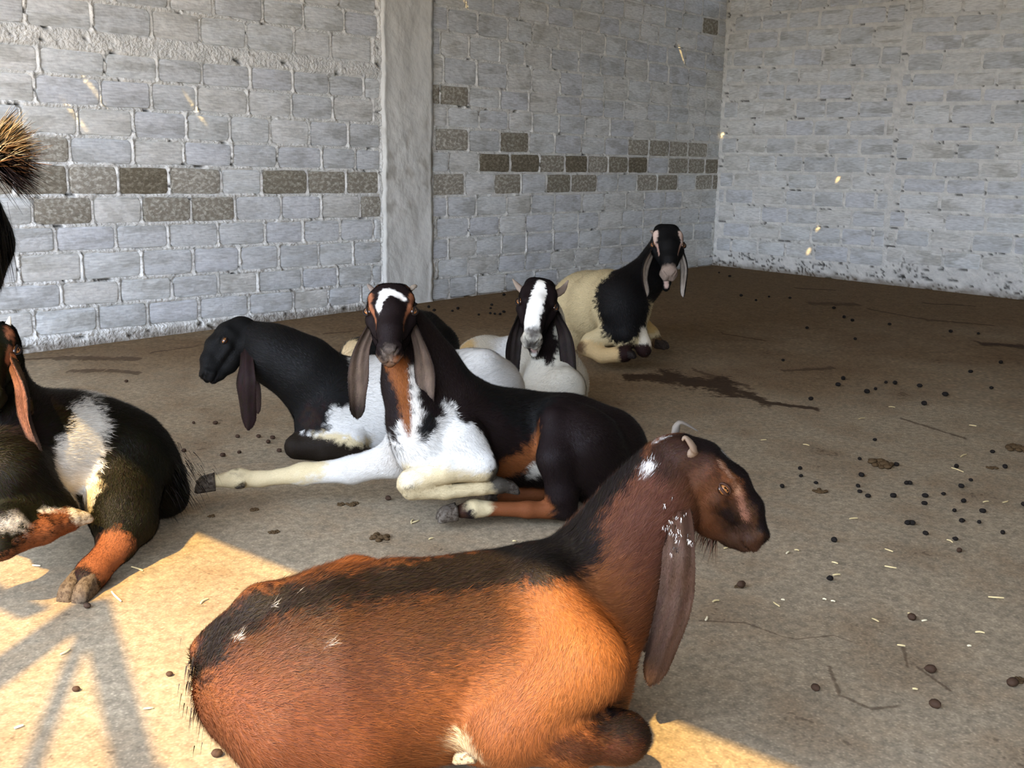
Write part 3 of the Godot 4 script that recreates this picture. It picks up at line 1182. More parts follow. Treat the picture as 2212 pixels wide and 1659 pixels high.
func walls() -> void:
	var shapes := []
	for i in 6: shapes.append(block_shape(100 + i, 0.06))
	var soft := []
	for i in 6: soft.append(block_shape(200 + i, 0.14))
	# the end wall on the left of the picture
	var pil0 := 2.62
	var pil1 := 3.12
	var left: Array = lay([[-0.052, -0.058], [0.098, 0.039], [0.256, 0.169], [0.390, 0.308], [0.545, 0.468], [0.676, 0.621], [0.827, 0.779], [0.995, 0.939], [1.144, 1.082], [1.282, 1.251], [1.430, 1.408], [1.568, 1.546], [1.657, 1.633], [1.816, 1.799], [1.963, 1.950], [2.119, 2.106], [2.275, 2.262], [2.431, 2.418], [2.587, 2.574], [2.743, 2.730], [2.899, 2.886]], -1.3, pil0, 1.0, 0.325, 0.017, [11])
	left = left.filter(func(b: Array) -> bool: return b[0] + b[2] * 0.5 > -0.15)
	var right: Array = lay([[-0.039, -0.039], [0.000, 0.000], [0.164, 0.091], [0.302, 0.264], [0.456, 0.433], [0.605, 0.590], [0.758, 0.757], [0.928, 0.911], [1.078, 1.067], [1.248, 1.216], [1.397, 1.378], [1.547, 1.534], [1.736, 1.726], [1.905, 1.892], [2.074, 2.051], [2.210, 2.219], [2.366, 2.379], [2.522, 2.535], [2.678, 2.691], [2.834, 2.847]], pil1, 7.152, 0.7, 0.335, 0.016, [])
	var all := left + right
	all = all.filter(func(b: Array) -> bool: return b[1] < 2.75)
	var w := wall_node("wall_left", V(-2.631, 0.000, -5.224), 0.86110, 7.152 + 0.12, -6.0, 2.75, all, 0.006, 0.5, 3, 0.0125)
	set_blocks(w, all, shapes, 0.003, 0.015, 1.0, [], 300)
	# the back wall, rougher, with drips of whitewash and a ragged seam
	var b1: Array = lay([[-0.039, -0.039], [0.143, 0.143], [0.293, 0.312], [0.448, 0.481], [0.624, 0.643], [0.780, 0.806], [0.943, 0.948], [1.114, 1.105], [1.278, 1.266], [1.450, 1.422], [1.625, 1.580], [1.788, 1.720], [1.944, 1.855], [2.099, 2.032], [2.269, 2.202], [2.418, 2.366], [2.574, 2.535], [2.730, 2.691], [2.886, 2.860]], 0.03, 1.90, 1.0, 0.34, 0.026, [])
	var b2: Array = lay([[-0.039, -0.039], [0.189, 0.189], [0.345, 0.338], [0.497, 0.501], [0.650, 0.654], [0.801, 0.799], [0.936, 0.936], [1.079, 1.073], [1.230, 1.209], [1.356, 1.357], [1.543, 1.522], [1.674, 1.630], [1.800, 1.758], [1.963, 1.910], [2.107, 2.040], [2.249, 2.197], [2.405, 2.340], [2.561, 2.509], [2.717, 2.678], [2.873, 2.860]], 1.93, 3.30, 0.6, 0.36, 0.026, [])
	var all2 := (b1 + b2).filter(func(b: Array) -> bool: return b[1] < 2.75)
	var w2 := wall_node("wall_back", V(2.029, 0.000, -10.649), -0.87675, 7.8, 0.0, 2.75, all2, 0.009, 1.0, 9, 0.016)
	set_blocks(w2, all2, soft, 0.007, 0.0, -1.0, [], 300)
	# the plastered post between the two bays of the left wall
	var p := Soup.new()
	var nx := 22
	var ny := 120
	for j in ny + 1:
		for i in nx + 1:
			var s := float(i) / nx
			var y := 2.75 * j / ny
			var edge := 0.012 * lump_noise.get_noise_2d(y * 6.0, (0.0 if i < nx / 2 else 9.0))
			var x := lerpf(pil0, pil1, s) + edge
			var z := 0.020 + 0.010 * lump_noise.get_noise_3d(x * 4.0, y * 2.0, 4.0) + 0.003 * lump_noise.get_noise_3d(x * 30.0, y * 20.0, 4.0)
			var rim := minf(s, 1.0 - s)
			if rim < 0.02: z = -0.03
			elif rim < 0.09: z += 0.010 * (0.5 + lump_noise.get_noise_2d(y * 14.0, s))
			p.v.append(V(x, y, z))
			var cl := C("d2d2ce").lerp(C("dededa"), clampf(0.5 + lump_noise.get_noise_3d(x * 8.0, y * 5.0, 2.0), 0, 1))
			cl = cl.lerp(C("8d8678"), 0.55 * smoothstep(0.1, 0.5, lump_noise.get_noise_3d(x * 7.0, y * 5.0, 8.0)) * smoothstep(0.55, 0.75, y) * smoothstep(1.45, 1.1, y))
			p.c.append(cl)
	for j in ny:
		for i in nx:
			var a := j * (nx + 1) + i
			p.ix.append_array(PackedInt32Array([a, a + nx + 1, a + 1, a + 1, a + nx + 1, a + nx + 2]))
	p.smooth()
	var po := put("trim_1", p.mesh(), mats["plaster"])
	po.position = V(-2.631, 0.000, -5.224)
	po.rotation.y = 0.86110
	tag(po, "", "", "", "structure")

# ------------------------------------------------------------------ droppings, dung, straw
func pebble(sd: int, pointed: bool) -> ArrayMesh:
	var r := RandomNumberGenerator.new()
	r.seed = sd
	var rings := []
	for i in 7:
		var t := i / 6.0
		var rad := sqrt(maxf(0.0, 1.0 - pow(t * 2.0 - 1.0, 2.0))) * 0.9 + 0.05
		if pointed and t > 0.6: rad *= 1.0 - (t - 0.6) * 1.4
		var ring := PackedVector3Array()
		for k in 10:
			var q := rad * r.randf_range(0.94, 1.05)
			ring.append(V((t * 2.0 - 1.0) * 1.25, cos(TAU * k / 10.0) * q, sin(TAU * k / 10.0) * q))
		rings.append(ring)
	var m := Soup.new()
	m.loft(rings)
	fix_out(m)
	m.smooth()
	m.c.clear()
	return m.mesh()

func litter() -> void:
	var shapes := []
	for i in 5: shapes.append(pebble(300 + i, i > 2))
	var dark := mat("1c1815", 0.85, 0.25)
	var brown := mat("3d2c20", 0.75, 0.3)
	var sets := [
		[[V(0.887, 0, -3.245), V(1.001, 0, -3.453), V(0.981, 0, -3.366), V(1.010, 0, -3.291), V(1.250, 0, -3.586), V(1.191, 0, -3.383), V(1.141, 0, -3.264), V(1.128, 0, -3.205), V(1.139, 0, -3.159), V(1.358, 0, -3.517), V(1.221, 0, -3.163), V(1.315, 0, -3.303), V(1.326, 0, -3.303), V(1.325, 0, -3.169), V(1.294, 0, -3.094), V(1.394, 0, -3.195), V(1.565, 0, -3.507), V(1.486, 0, -3.277), V(1.549, 0, -3.351), V(1.429, 0, -3.124), V(1.363, 0, -3.033), V(1.346, 0, -2.937), V(1.447, 0, -3.028), V(1.394, 0, -2.931), V(1.738, 0, -3.511), V(1.424, 0, -2.843), V(1.172, 0, -2.908), V(1.186, 0, -2.909), V(1.194, 0, -2.825), V(1.262, 0, -2.784), V(0.910, 0, -2.757), V(0.817, 0, -2.481), V(1.607, 0, -3.101), V(1.394, 0, -3.850), V(1.782, 0, -3.707)], "round black goat dropping scattered on the bare floor right of the brown goat's head", "droppings right of the brown goat's head", dark, 0.0078],
		[[V(0.941, 0, -2.255), V(0.621, 0, -1.915), V(0.838, 0, -1.855), V(0.885, 0, -1.999), V(1.033, 0, -1.947), V(1.236, 0, -2.694), V(0.580, 0, -2.428)], "larger oval brown goat dropping on the grey floor at lower right", "oval droppings at lower right", brown, 0.0095],
		[[V(-1.782, 0, -4.671), V(-1.349, 0, -3.739), V(-1.324, 0, -3.695), V(-1.287, 0, -3.653), V(-1.227, 0, -3.607), V(-1.213, 0, -3.565), V(-1.164, 0, -3.544), V(-1.249, 0, -3.939), V(-1.163, 0, -3.937), V(-1.026, 0, -3.746), V(-0.949, 0, -3.751), V(-0.965, 0, -3.538), V(-1.012, 0, -3.495), V(-0.895, 0, -3.677), V(-0.892, 0, -3.735), V(-0.829, 0, -3.564), V(-0.378, 0, -3.054), V(-1.459, 0, -3.911)], "small brown goat dropping between the belted goat and the profile goat", "droppings left of the profile goat", brown, 0.0075],
		[[V(-0.699, 0, -7.377), V(-0.597, 0, -7.225), V(-0.546, 0, -7.073), V(-0.422, 0, -7.066), V(-0.390, 0, -7.181), V(-0.235, 0, -6.915), V(-0.162, 0, -7.230), V(-0.159, 0, -6.987), V(-0.127, 0, -6.969), V(-0.092, 0, -6.952), V(-0.068, 0, -7.062), V(-0.159, 0, -7.394), V(-0.076, 0, -7.968), V(-0.733, 0, -6.677)], "tiny dark goat dropping near the foot of the wall behind the facing goat", "droppings near the wall foot", dark, 0.0105],
		[[V(-0.849, 0, -1.863), V(-0.510, 0, -1.645), V(-0.982, 0, -2.244), V(-0.687, 0, -1.930)], "brown goat dropping lying on the sunlit floor", "droppings in the sunlight", brown, 0.0075],
		[[V(1.793, 0, -8.149), V(1.850, 0, -7.885), V(2.005, 0, -8.120), V(2.153, 0, -8.056), V(1.943, 0, -9.851), V(1.982, 0, -9.544), V(2.335, 0, -7.519), V(2.269, 0, -7.065), V(2.281, 0, -6.922), V(1.880, 0, -6.571), V(2.061, 0, -6.174), V(2.777, 0, -6.517), V(2.929, 0, -6.461), V(2.483, 0, -6.784), V(1.708, 0, -4.768), V(1.643, 0, -4.695), V(1.553, 0, -4.838), V(1.809, 0, -4.920), V(1.847, 0, -4.902), V(1.338, 0, -4.532), V(1.444, 0, -5.451), V(1.624, 0, -4.991), V(2.282, 0, -4.832), V(1.945, 0, -4.847), V(1.993, 0, -4.663), V(2.348, 0, -5.219), V(0.977, 0, -8.046), V(2.625, 0, -5.487), V(1.822, 0, -4.468)], "tiny dark goat dropping on the dirty floor towards the back wall", "droppings towards the back wall", dark, 0.0105]]
	for s: Array in sets:
		for p: Vector3 in s[0]:
			var o := put("dropping", shapes[rng.randi_range(0, 4)], s[3])
			var r: float = s[4] * rng.randf_range(0.8, 1.2)
			o.transform = Transform3D(Basis(Vector3.UP, rng.randf() * TAU) * Basis.from_scale(V(r, r * 0.9, r)), p + V(0, r * 0.82, 0))
			tag(o, s[1], "dropping", s[2])
	# dried dung: a flat crumbled heap
	for c: Array in [[V(1.310, 0, -3.520), 0.049], [V(1.899, 0, -3.751), 0.049], [V(1.689, 0, -3.508), 0.020], [V(-0.361, 0, -2.727), 0.031], [V(-0.482, 0, -3.005), 0.020], [V(-0.764, 0, -2.940), 0.015], [V(0.574, 0, -2.428), 0.012], [V(-0.517, 0, -3.003), 0.014], [V(1.058, 0, -1.969), 0.015], [V(1.000, 0, -3.208), 0.024], [V(-0.665, 0, -2.757), 0.016], [V(-0.876, 0, -2.881), 0.012]]:
		var m := Soup.new()
		var at: Vector3 = c[0]
		var rad: float = c[1]
		for k in 22:
			var q := Vector2.from_angle(rng.randf() * TAU) * rad * sqrt(rng.randf()) * 0.85
			var sz := rad * rng.randf_range(0.16, 0.34)
			var rings := []
			for i in 6:
				var t := i / 5.0
				var rr := (sqrt(maxf(0.0, 1.0 - pow(t * 2.0 - 1.0, 2.0))) + 0.06) * sz
				var ring := PackedVector3Array()
				for e in 8: ring.append(V(q.x + cos(TAU * e / 8.0) * rr * rng.randf_range(0.8, 1.1), maxf(0.0, (t * 1.3 - 0.15) * sz * 1.0), q.y * 1.0 + sin(TAU * e / 8.0) * rr * rng.randf_range(0.8, 1.1)))
				rings.append(ring)
			var one := Soup.new()
			one.loft(rings)
			fix_out(one)
			var base := m.v.size()
			m.v.append_array(one.v)
			for e in one.ix.size(): m.ix.append(one.ix[e] + base)
		m.smooth()
		var o := put("dung_heap", m.mesh(), mat("4d3d2a", 0.95, 0.15))
		o.position = at
		var where := "on the shaded floor between the middle goat and the brown goat" if at.x < 0.05 else ("on the floor right of the brown goat's head" if at.z < -2.6 else "on the grey floor at lower right")
		if at.x < -0.55: where = "on the shaded floor left of the middle goat's stretched foreleg"
		tag(o, "crumbled brown dung clump " + where, "dung", "dung clumps " + where)
	for s: Array in [[V(0.951, 0, -3.826), V(0.974, 0, -3.834)], [V(1.099, 0, -3.776), V(1.118, 0, -3.759)], [V(1.545, 0, -3.499), V(1.566, 0, -3.448)], [V(1.013, 0, -2.946), V(1.040, 0, -2.953)], [V(1.238, 0, -2.782), V(1.246, 0, -2.761)], [V(0.991, 0, -2.578), V(1.017, 0, -2.565)], [V(1.035, 0, -2.703), V(1.050, 0, -2.682)], [V(0.858, 0, -2.600), V(0.871, 0, -2.589)], [V(0.833, 0, -2.509), V(0.854, 0, -2.516)], [V(1.180, 0, -2.388), V(1.216, 0, -2.383)], [V(0.639, 0, -2.335), V(0.648, 0, -2.311)], [V(0.661, 0, -2.352), V(0.669, 0, -2.349)], [V(0.849, 0, -2.253), V(0.859, 0, -2.236)], [V(0.961, 0, -2.244), V(0.975, 0, -2.249)], [V(0.944, 0, -2.286), V(0.953, 0, -2.276)], [V(0.859, 0, -2.119), V(0.875, 0, -2.114)], [V(1.062, 0, -2.189), V(1.082, 0, -2.186)], [V(1.014, 0, -2.119), V(1.023, 0, -2.120)], [V(0.781, 0, -2.349), V(0.790, 0, -2.345)], [V(0.764, 0, -2.360), V(0.772, 0, -2.355)], [V(-0.287, 0, -2.846), V(-0.267, 0, -2.871)], [V(-0.959, 0, -2.334), V(-0.915, 0, -2.279)], [V(-0.967, 0, -2.489), V(-0.929, 0, -2.464)], [V(-1.220, 0, -2.488), V(-1.198, 0, -2.485)], [V(-1.016, 0, -2.355), V(-0.998, 0, -2.360)], [V(-0.904, 0, -1.721), V(-0.892, 0, -1.733)], [V(-0.943, 0, -2.009), V(-0.933, 0, -2.034)], [V(-0.726, 0, -2.273), V(-0.717, 0, -2.303)], [V(-0.285, 0, -2.840), V(-0.284, 0, -2.877)], [V(0.057, 0, -2.709), V(0.070, 0, -2.713)], [V(0.007, 0, -2.715), V(0.017, 0, -2.716)], [V(0.125, 0, -2.086), V(0.134, 0, -2.098)], [V(0.491, 0, -2.331), V(0.508, 0, -2.341)], [V(0.455, 0, -2.227), V(0.463, 0, -2.247)], [V(1.490, 0, -3.122), V(1.512, 0, -3.133)], [V(0.820, 0, -1.924), V(0.830, 0, -1.922)], [V(1.635, 0, -3.638), V(1.673, 0, -3.676)], [V(1.552, 0, -3.123), V(1.576, 0, -3.138)], [V(0.780, 0, -2.683), V(0.792, 0, -2.679)], [V(0.587, 0, -2.684), V(0.609, 0, -2.695)], [V(1.646, 0, -4.417), V(1.672, 0, -4.409)], [V(0.422, 0, -3.898), V(0.445, 0, -3.914)], [V(1.870, 0, -4.115), V(1.893, 0, -4.100)], [V(1.439, 0, -4.183), V(1.473, 0, -4.205)], [V(-0.225, 0, -2.717), V(-0.214, 0, -2.729)], [V(-0.693, 0, -1.797), V(-0.676, 0, -1.802)], [V(0.750, 0, -2.654), V(0.762, 0, -2.671)]]:
		var a: Vector3 = s[0]
		var b: Vector3 = s[1]
		var m := Soup.new()
		var mid := (a + b) * 0.5 + (b - a).cross(Vector3.UP) * rng.randf_range(-0.12, 0.12) + V(0, 0.004, 0)
		m.loft(tube_rings([a + V(0, 0.003, 0), mid, b + V(0, 0.003, 0)], [0.0022, 0.0028, 0.0022], 6, 6, 0.6))
		fix_out(m)
		m.smooth()
		m.c.clear()
		var o := put("straw", m.mesh(), mat(["d9c592", "cdb988", "e2d6b4"][rng.randi_range(0, 2)], 0.6, 0.4))
		var ctr := V((a.x + b.x) * 0.5, 0, (a.z + b.z) * 0.5)
		var sh := Transform3D(Basis(), -ctr)
		o.mesh = moved(o.mesh, sh)
		o.position = ctr
		var where := "on the grey floor at lower right"
		if ctr.x < -0.5: where = "on the sunlit floor at lower left"
		elif ctr.x < 0.35: where = "on the shaded floor behind the brown goat"
		elif ctr.z < -3.4: where = "on the floor beyond the brown goat's head"
		elif ctr.z < -2.5: where = "on the floor beside the scattered black droppings"
		tag(o, "short pale straw stalk " + where, "straw", "straw stalks " + where)

func moved(m: Mesh, t: Transform3D) -> ArrayMesh:
	var arr := m.surface_get_arrays(0)
	var vs: PackedVector3Array = arr[Mesh.ARRAY_VERTEX]
	for i in vs.size(): vs[i] = t * vs[i]
	arr[Mesh.ARRAY_VERTEX] = vs
	var out := ArrayMesh.new()
	out.add_surface_from_arrays(Mesh.PRIMITIVE_TRIANGLES, arr)
	return out

# small white flecks in the hair
func speckles(o: Node3D, a: Vector3, b: Vector3, count: int) -> void:
	locks(o, "white_flecks", count * 6, func(i: int) -> Array:
		var r2 := RandomNumberGenerator.new()
		r2.seed = i / 6
		var p := a.lerp(b, r2.randf()) + V(r2.randfn(0, 0.012), r2.randfn(0, 0.014), 0.0)
		return [p + V(rng.randfn(0, 0.0016), rng.randfn(0, 0.0016), 0.002), V(rng.randfn(0, 0.3), -1, 0.15).normalized(), rng.randf_range(0.004, 0.008), 0.0, 0], 0.0005, [C("e8e2da")])


func brown_goat() -> void:
	var g := Beast.new()
	g.noise = edge_noise
	g.base = C("724527")
	g.body_hair = 0.019
	g.chain([V(-0.405, 0.159, -1.625), 0.128, V(-0.294, 0.169, -1.651), 0.167, V(-0.160, 0.171, -1.677), 0.163, V(-0.014, 0.182, -1.703), 0.161, V(0.078, 0.198, -1.729), 0.138], 0.05)
	g.chain([V(0.020, 0.144, -1.651), 0.121, V(0.107, 0.119, -1.690), 0.106], 0.05)
	g.chain([V(-0.355, 0.125, -1.521), 0.083, V(-0.251, 0.102, -1.521), 0.068], 0.06)
	g.chain([V(-0.412, 0.186, -1.794), 0.076, V(-0.295, 0.244, -1.833), 0.056], 0.05)
	g.chain([V(-0.260, 0.218, -1.820), 0.061, V(-0.121, 0.256, -1.820), 0.045], 0.05)
	g.chain([V(-0.525, 0.217, -1.625), 0.011, V(-0.423, 0.297, -1.638), 0.017, V(-0.199, 0.320, -1.677), 0.019, V(0.041, 0.337, -1.729), 0.025], 0.05)
	g.chain([V(0.050, 0.309, -1.729), 0.049, V(0.096, 0.317, -1.742), 0.037], 0.05)
	g.chain([V(0.064, 0.325, -1.651), 0.049, V(0.124, 0.236, -1.560), 0.062, V(-0.003, 0.140, -1.521), 0.056], 0.05)
	g.chain([V(-0.003, 0.140, -1.521), 0.046, V(0.103, 0.113, -1.528), 0.038, V(0.192, 0.110, -1.547), 0.035, V(0.197, 0.111, -1.547), 0.033], 0.035)
	g.chain([V(0.189, 0.093, -1.547), 0.021, V(0.068, 0.066, -1.573), 0.020, V(-0.042, 0.056, -1.586), 0.024], 0.02)
	g.chain([V(0.094, 0.039, -1.846), 0.063, V(0.190, -0.054, -1.872), 0.037], 0.04)
	g.place_head(V(0.310, 0.507, -1.820), V(0.472, 0.365, -1.807), V(0.652, 0.752, 0.098), 1)
	g.build_head(0, 0)
	g.chain([V(0.103, 0.224, -1.742), 0.126, V(0.157, 0.272, -1.768), 0.103, V(0.212, 0.357, -1.794), 0.083, V(0.267, 0.429, -1.820), 0.072, V(0.288, 0.492, -1.823), 0.052], 0.06)
	g.patch(V(-0.385, 0.324, -1.430), 0.042, V(-0.434, 0.233, -1.612), 0.047, "3e281a", 0.06, 0.06)
	g.patch(V(-0.348, 0.331, -1.430), 0.047, V(-0.392, 0.241, -1.612), 0.053, "3e281a", 0.06, 0.06)
	g.patch(V(-0.311, 0.338, -1.430), 0.053, V(-0.351, 0.249, -1.612), 0.060, "3e281a", 0.06, 0.06)
	g.patch(V(-0.274, 0.345, -1.430), 0.059, V(-0.309, 0.257, -1.612), 0.066, "3e281a", 0.06, 0.06)
	g.patch(V(-0.229, 0.347, -1.439), 0.058, V(-0.258, 0.259, -1.621), 0.065, "3e281a", 0.06, 0.06)
	g.patch(V(-0.184, 0.348, -1.447), 0.057, V(-0.207, 0.261, -1.629), 0.064, "3e281a", 0.06, 0.06)
	g.patch(V(-0.138, 0.350, -1.456), 0.056, V(-0.156, 0.264, -1.638), 0.063, "3e281a", 0.06, 0.06)
	g.patch(V(-0.102, 0.353, -1.469), 0.052, V(-0.115, 0.268, -1.651), 0.058, "3e281a", 0.06, 0.06)
	g.patch(V(-0.065, 0.357, -1.482), 0.047, V(-0.073, 0.273, -1.664), 0.053, "3e281a", 0.06, 0.06)
	g.patch(V(-0.027, 0.361, -1.495), 0.043, V(-0.031, 0.278, -1.677), 0.048, "3e281a", 0.06, 0.06)
	g.patch(V(-0.337, 0.263, -1.391), 0.041, V(-0.375, 0.176, -1.547), 0.045, "4a2e20", 0.08, 0.06)
	g.patch(V(-0.292, 0.269, -1.395), 0.041, V(-0.325, 0.183, -1.551), 0.045, "4a2e20", 0.08, 0.06)
	g.patch(V(-0.247, 0.275, -1.400), 0.041, V(-0.275, 0.190, -1.556), 0.046, "4a2e20", 0.08, 0.06)
	g.patch(V(-0.202, 0.281, -1.404), 0.041, V(-0.225, 0.197, -1.560), 0.046, "4a2e20", 0.08, 0.06)
	g.patch(V(-0.471, 0.134, -1.560), 0.084, V(-0.349, 0.149, -1.430), 0.078, "5f3824", 0.06, 0.06)
	g.patch(V(-0.349, 0.149, -1.430), 0.078, V(-0.137, 0.137, -1.430), 0.043, "5f3824", 0.06, 0.06)
	g.patch(V(0.061, 0.341, -1.560), 0.052, V(0.138, 0.252, -1.456), 0.078, "7f4e29", 0.05, 0.04)
	g.patch(V(0.138, 0.252, -1.456), 0.078, V(0.003, 0.277, -1.378), 0.040, "7f4e29", 0.05, 0.04)
	g.patch(V(0.192, 0.267, -1.729), 0.066, V(0.233, 0.376, -1.768), 0.092, "523226", 0.03, 0.03)
	g.patch(V(0.233, 0.376, -1.768), 0.092, V(0.287, 0.464, -1.768), 0.091, "523226", 0.03, 0.03)
	g.patch(V(-0.490, 0.244, -1.508), 0.022, V(-0.541, 0.162, -1.664), 0.024, "1d1715", 0.02, 0.01)
	g.patch(V(-0.477, 0.265, -1.508), 0.024, V(-0.527, 0.185, -1.664), 0.027, "1d1715", 0.02, 0.01)
	g.patch(V(-0.465, 0.286, -1.508), 0.027, V(-0.513, 0.208, -1.664), 0.030, "1d1715", 0.02, 0.01)
	g.patch(V(-0.453, 0.307, -1.508), 0.029, V(-0.499, 0.231, -1.664), 0.032, "1d1715", 0.02, 0.01)
	g.patch(V(-0.428, 0.324, -1.504), 0.029, V(-0.472, 0.249, -1.660), 0.032, "1d1715", 0.02, 0.01)
	g.patch(V(-0.403, 0.341, -1.499), 0.029, V(-0.445, 0.268, -1.655), 0.032, "1d1715", 0.02, 0.01)
	g.patch(V(-0.379, 0.357, -1.495), 0.029, V(-0.418, 0.286, -1.651), 0.032, "1d1715", 0.02, 0.01)
	g.patch(V(-0.347, 0.364, -1.495), 0.029, V(-0.384, 0.294, -1.651), 0.032, "1d1715", 0.02, 0.01)
	g.patch(V(-0.316, 0.371, -1.495), 0.029, V(-0.349, 0.301, -1.651), 0.032, "1d1715", 0.02, 0.01)
	g.patch(V(-0.285, 0.378, -1.495), 0.029, V(-0.315, 0.308, -1.651), 0.032, "1d1715", 0.02, 0.01)
	g.patch(V(-0.250, 0.383, -1.499), 0.030, V(-0.276, 0.315, -1.655), 0.033, "1d1715", 0.02, 0.01)
	g.patch(V(-0.214, 0.388, -1.504), 0.032, V(-0.237, 0.321, -1.660), 0.035, "1d1715", 0.02, 0.01)
	g.patch(V(-0.179, 0.394, -1.508), 0.033, V(-0.198, 0.327, -1.664), 0.037, "1d1715", 0.02, 0.01)
	g.patch(V(-0.144, 0.396, -1.521), 0.034, V(-0.159, 0.329, -1.677), 0.038, "1d1715", 0.02, 0.01)
	g.patch(V(-0.109, 0.397, -1.534), 0.036, V(-0.120, 0.332, -1.690), 0.039, "1d1715", 0.02, 0.01)
	g.patch(V(-0.073, 0.399, -1.547), 0.037, V(-0.080, 0.335, -1.703), 0.040, "1d1715", 0.02, 0.01)
	g.patch(V(-0.037, 0.401, -1.560), 0.039, V(-0.040, 0.337, -1.716), 0.042, "1d1715", 0.02, 0.01)
	g.patch(V(0.000, 0.403, -1.573), 0.040, V(0.000, 0.340, -1.729), 0.044, "1d1715", 0.02, 0.01)
	g.patch(V(0.038, 0.405, -1.586), 0.042, V(0.041, 0.343, -1.742), 0.046, "1d1715", 0.02, 0.01)
	g.patch(V(0.061, 0.408, -1.595), 0.043, V(0.066, 0.346, -1.751), 0.047, "1d1715", 0.02, 0.01)
	g.patch(V(0.083, 0.410, -1.603), 0.044, V(0.092, 0.349, -1.759), 0.048, "1d1715", 0.02, 0.01)
	g.patch(V(0.107, 0.412, -1.612), 0.044, V(0.117, 0.352, -1.768), 0.049, "1d1715", 0.02, 0.01)
	g.patch(V(-0.366, 0.355, -1.495), 0.002, V(-0.404, 0.283, -1.651), 0.002, "d6cec6", 0.005, 0.003)  # pale hair flecks along the back, its sheen painted into their colour
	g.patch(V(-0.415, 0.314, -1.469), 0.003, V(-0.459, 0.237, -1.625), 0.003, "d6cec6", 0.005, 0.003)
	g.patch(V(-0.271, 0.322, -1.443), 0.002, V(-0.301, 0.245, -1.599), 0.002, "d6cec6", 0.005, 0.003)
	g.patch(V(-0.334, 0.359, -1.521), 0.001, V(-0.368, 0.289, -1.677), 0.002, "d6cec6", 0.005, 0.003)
	g.patch(V(0.115, 0.366, -1.742), 0.049, V(0.158, 0.405, -1.781), 0.042, "1d1715", 0.02, 0.008)
	g.patch(V(0.158, 0.405, -1.781), 0.042, V(0.217, 0.490, -1.820), 0.042, "1d1715", 0.02, 0.008)
	g.patch(V(0.139, 0.187, -1.443), 0.017, V(0.155, 0.095, -1.599), 0.019, "17110f", 0.02, 0.012)
	g.patch(V(0.153, 0.186, -1.443), 0.024, V(0.169, 0.094, -1.599), 0.026, "17110f", 0.02, 0.012)
	g.patch(V(0.166, 0.185, -1.443), 0.030, V(0.183, 0.092, -1.599), 0.034, "17110f", 0.02, 0.012)
	g.patch(V(0.179, 0.183, -1.443), 0.037, V(0.198, 0.091, -1.599), 0.041, "17110f", 0.02, 0.012)
	g.patch(V(0.185, 0.177, -1.443), 0.037, V(0.205, 0.084, -1.599), 0.042, "17110f", 0.02, 0.012)
	g.patch(V(0.192, 0.171, -1.443), 0.038, V(0.213, 0.077, -1.599), 0.042, "17110f", 0.02, 0.012)
	g.patch(V(0.199, 0.165, -1.443), 0.038, V(0.220, 0.070, -1.599), 0.043, "17110f", 0.02, 0.012)
	g.patch(V(0.089, 0.132, -1.469), 0.029, V(0.192, 0.094, -1.508), 0.030, "3a2217", 0.02, 0.012)
	g.patch(V(-0.069, 0.104, -1.508), 0.036, V(-0.069, 0.104, -1.508), 0.036, "c9b592", 0.02, 0.01)
	g.patch(V(0.276, 0.528, -1.768), 0.049, V(0.329, 0.543, -1.794), 0.050, "2a1a14", 0.012, 0.01)
	g.patch(V(0.231, 0.512, -1.768), 0.016, V(0.237, 0.508, -1.768), 0.014, "eeeae4", 0.012, 0.004)
	g.patch(V(0.270, 0.532, -1.820), 0.012, V(0.288, 0.535, -1.820), 0.012, "eeeae4", 0.012, 0.004)
	g.hpatch(0.16, -0.1, 0, 0.36, 0.7, -0.1, 0, 0.33, "3d281c", 0.02, 0.02)
	g.hpatch(0.7, -0.1, 0, 0.33, 1, -0.1, 0, 0.25, "3d281c", 0.006, 0.003)
	g.hpatch(0.3, -0.12, 0.2, 0.2, 0.5, -0.18, 0.2, 0.14, "52321f", 0.02, 0.03)
	g.hpatch(0.02, 0.2, 0, 0.17, 0.3, 0.27, 0, 0.14, "17110f", 0.006, 0.003)
	g.hpatch(0.3, 0.27, 0, 0.14, 0.6, 0.22, 0, 0.135, "17110f", 0.006, 0.003)
	g.hpatch(0.6, 0.22, 0, 0.135, 0.95, 0, 0, 0.12, "17110f", 0.006, 0.003)
	g.hpatch(0.42, -0.02, 0.2, 0.06, 0.75, -0.09, 0.14, 0.1, "1a1310", 0.012, 0.01)
	g.hpatch(0.42, -0.02, -0.2, 0.06, 0.75, -0.09, -0.14, 0.1, "1a1310", 0.012, 0.01)
	g.hpatch(0.2, 0.14, 0.17, 0.06, 0.36, 0.16, 0.16, 0.035, "1f1612", 0.006, 0.008)
	g.hpatch(0.2, 0.14, -0.17, 0.06, 0.36, 0.16, -0.16, 0.035, "1f1612", 0.006, 0.008)
	g.hpatch(0.2, 0.23, 0.17, 0.026, 0.5, 0.15, 0.17, 0.03, "a07a62", 0.004, 0.003)
	g.hpatch(0.2, 0.23, -0.17, 0.026, 0.5, 0.15, -0.17, 0.03, "a07a62", 0.004, 0.003)
	g.hpatch(0.5, 0.14, 0.15, 0.03, 0.7, 0.03, 0.12, 0.03, "7a5646", 0.006, 0.003)
	g.hpatch(0.5, 0.14, -0.15, 0.03, 0.7, 0.03, -0.12, 0.03, "7a5646", 0.006, 0.003)
	g.hpatch(0.86, -0.06, 0.09, 0.04, 0.97, -0.13, 0.05, 0.05, "3d2c24", 0.006, 0.003)
	g.hpatch(0.86, -0.06, -0.09, 0.04, 0.97, -0.13, -0.05, 0.05, "3d2c24", 0.006, 0.003)
	g.hpatch(0.8, -0.25, 0, 0.1, 0.95, -0.22, 0, 0.07, "1a1411", 0.006, 0.01)
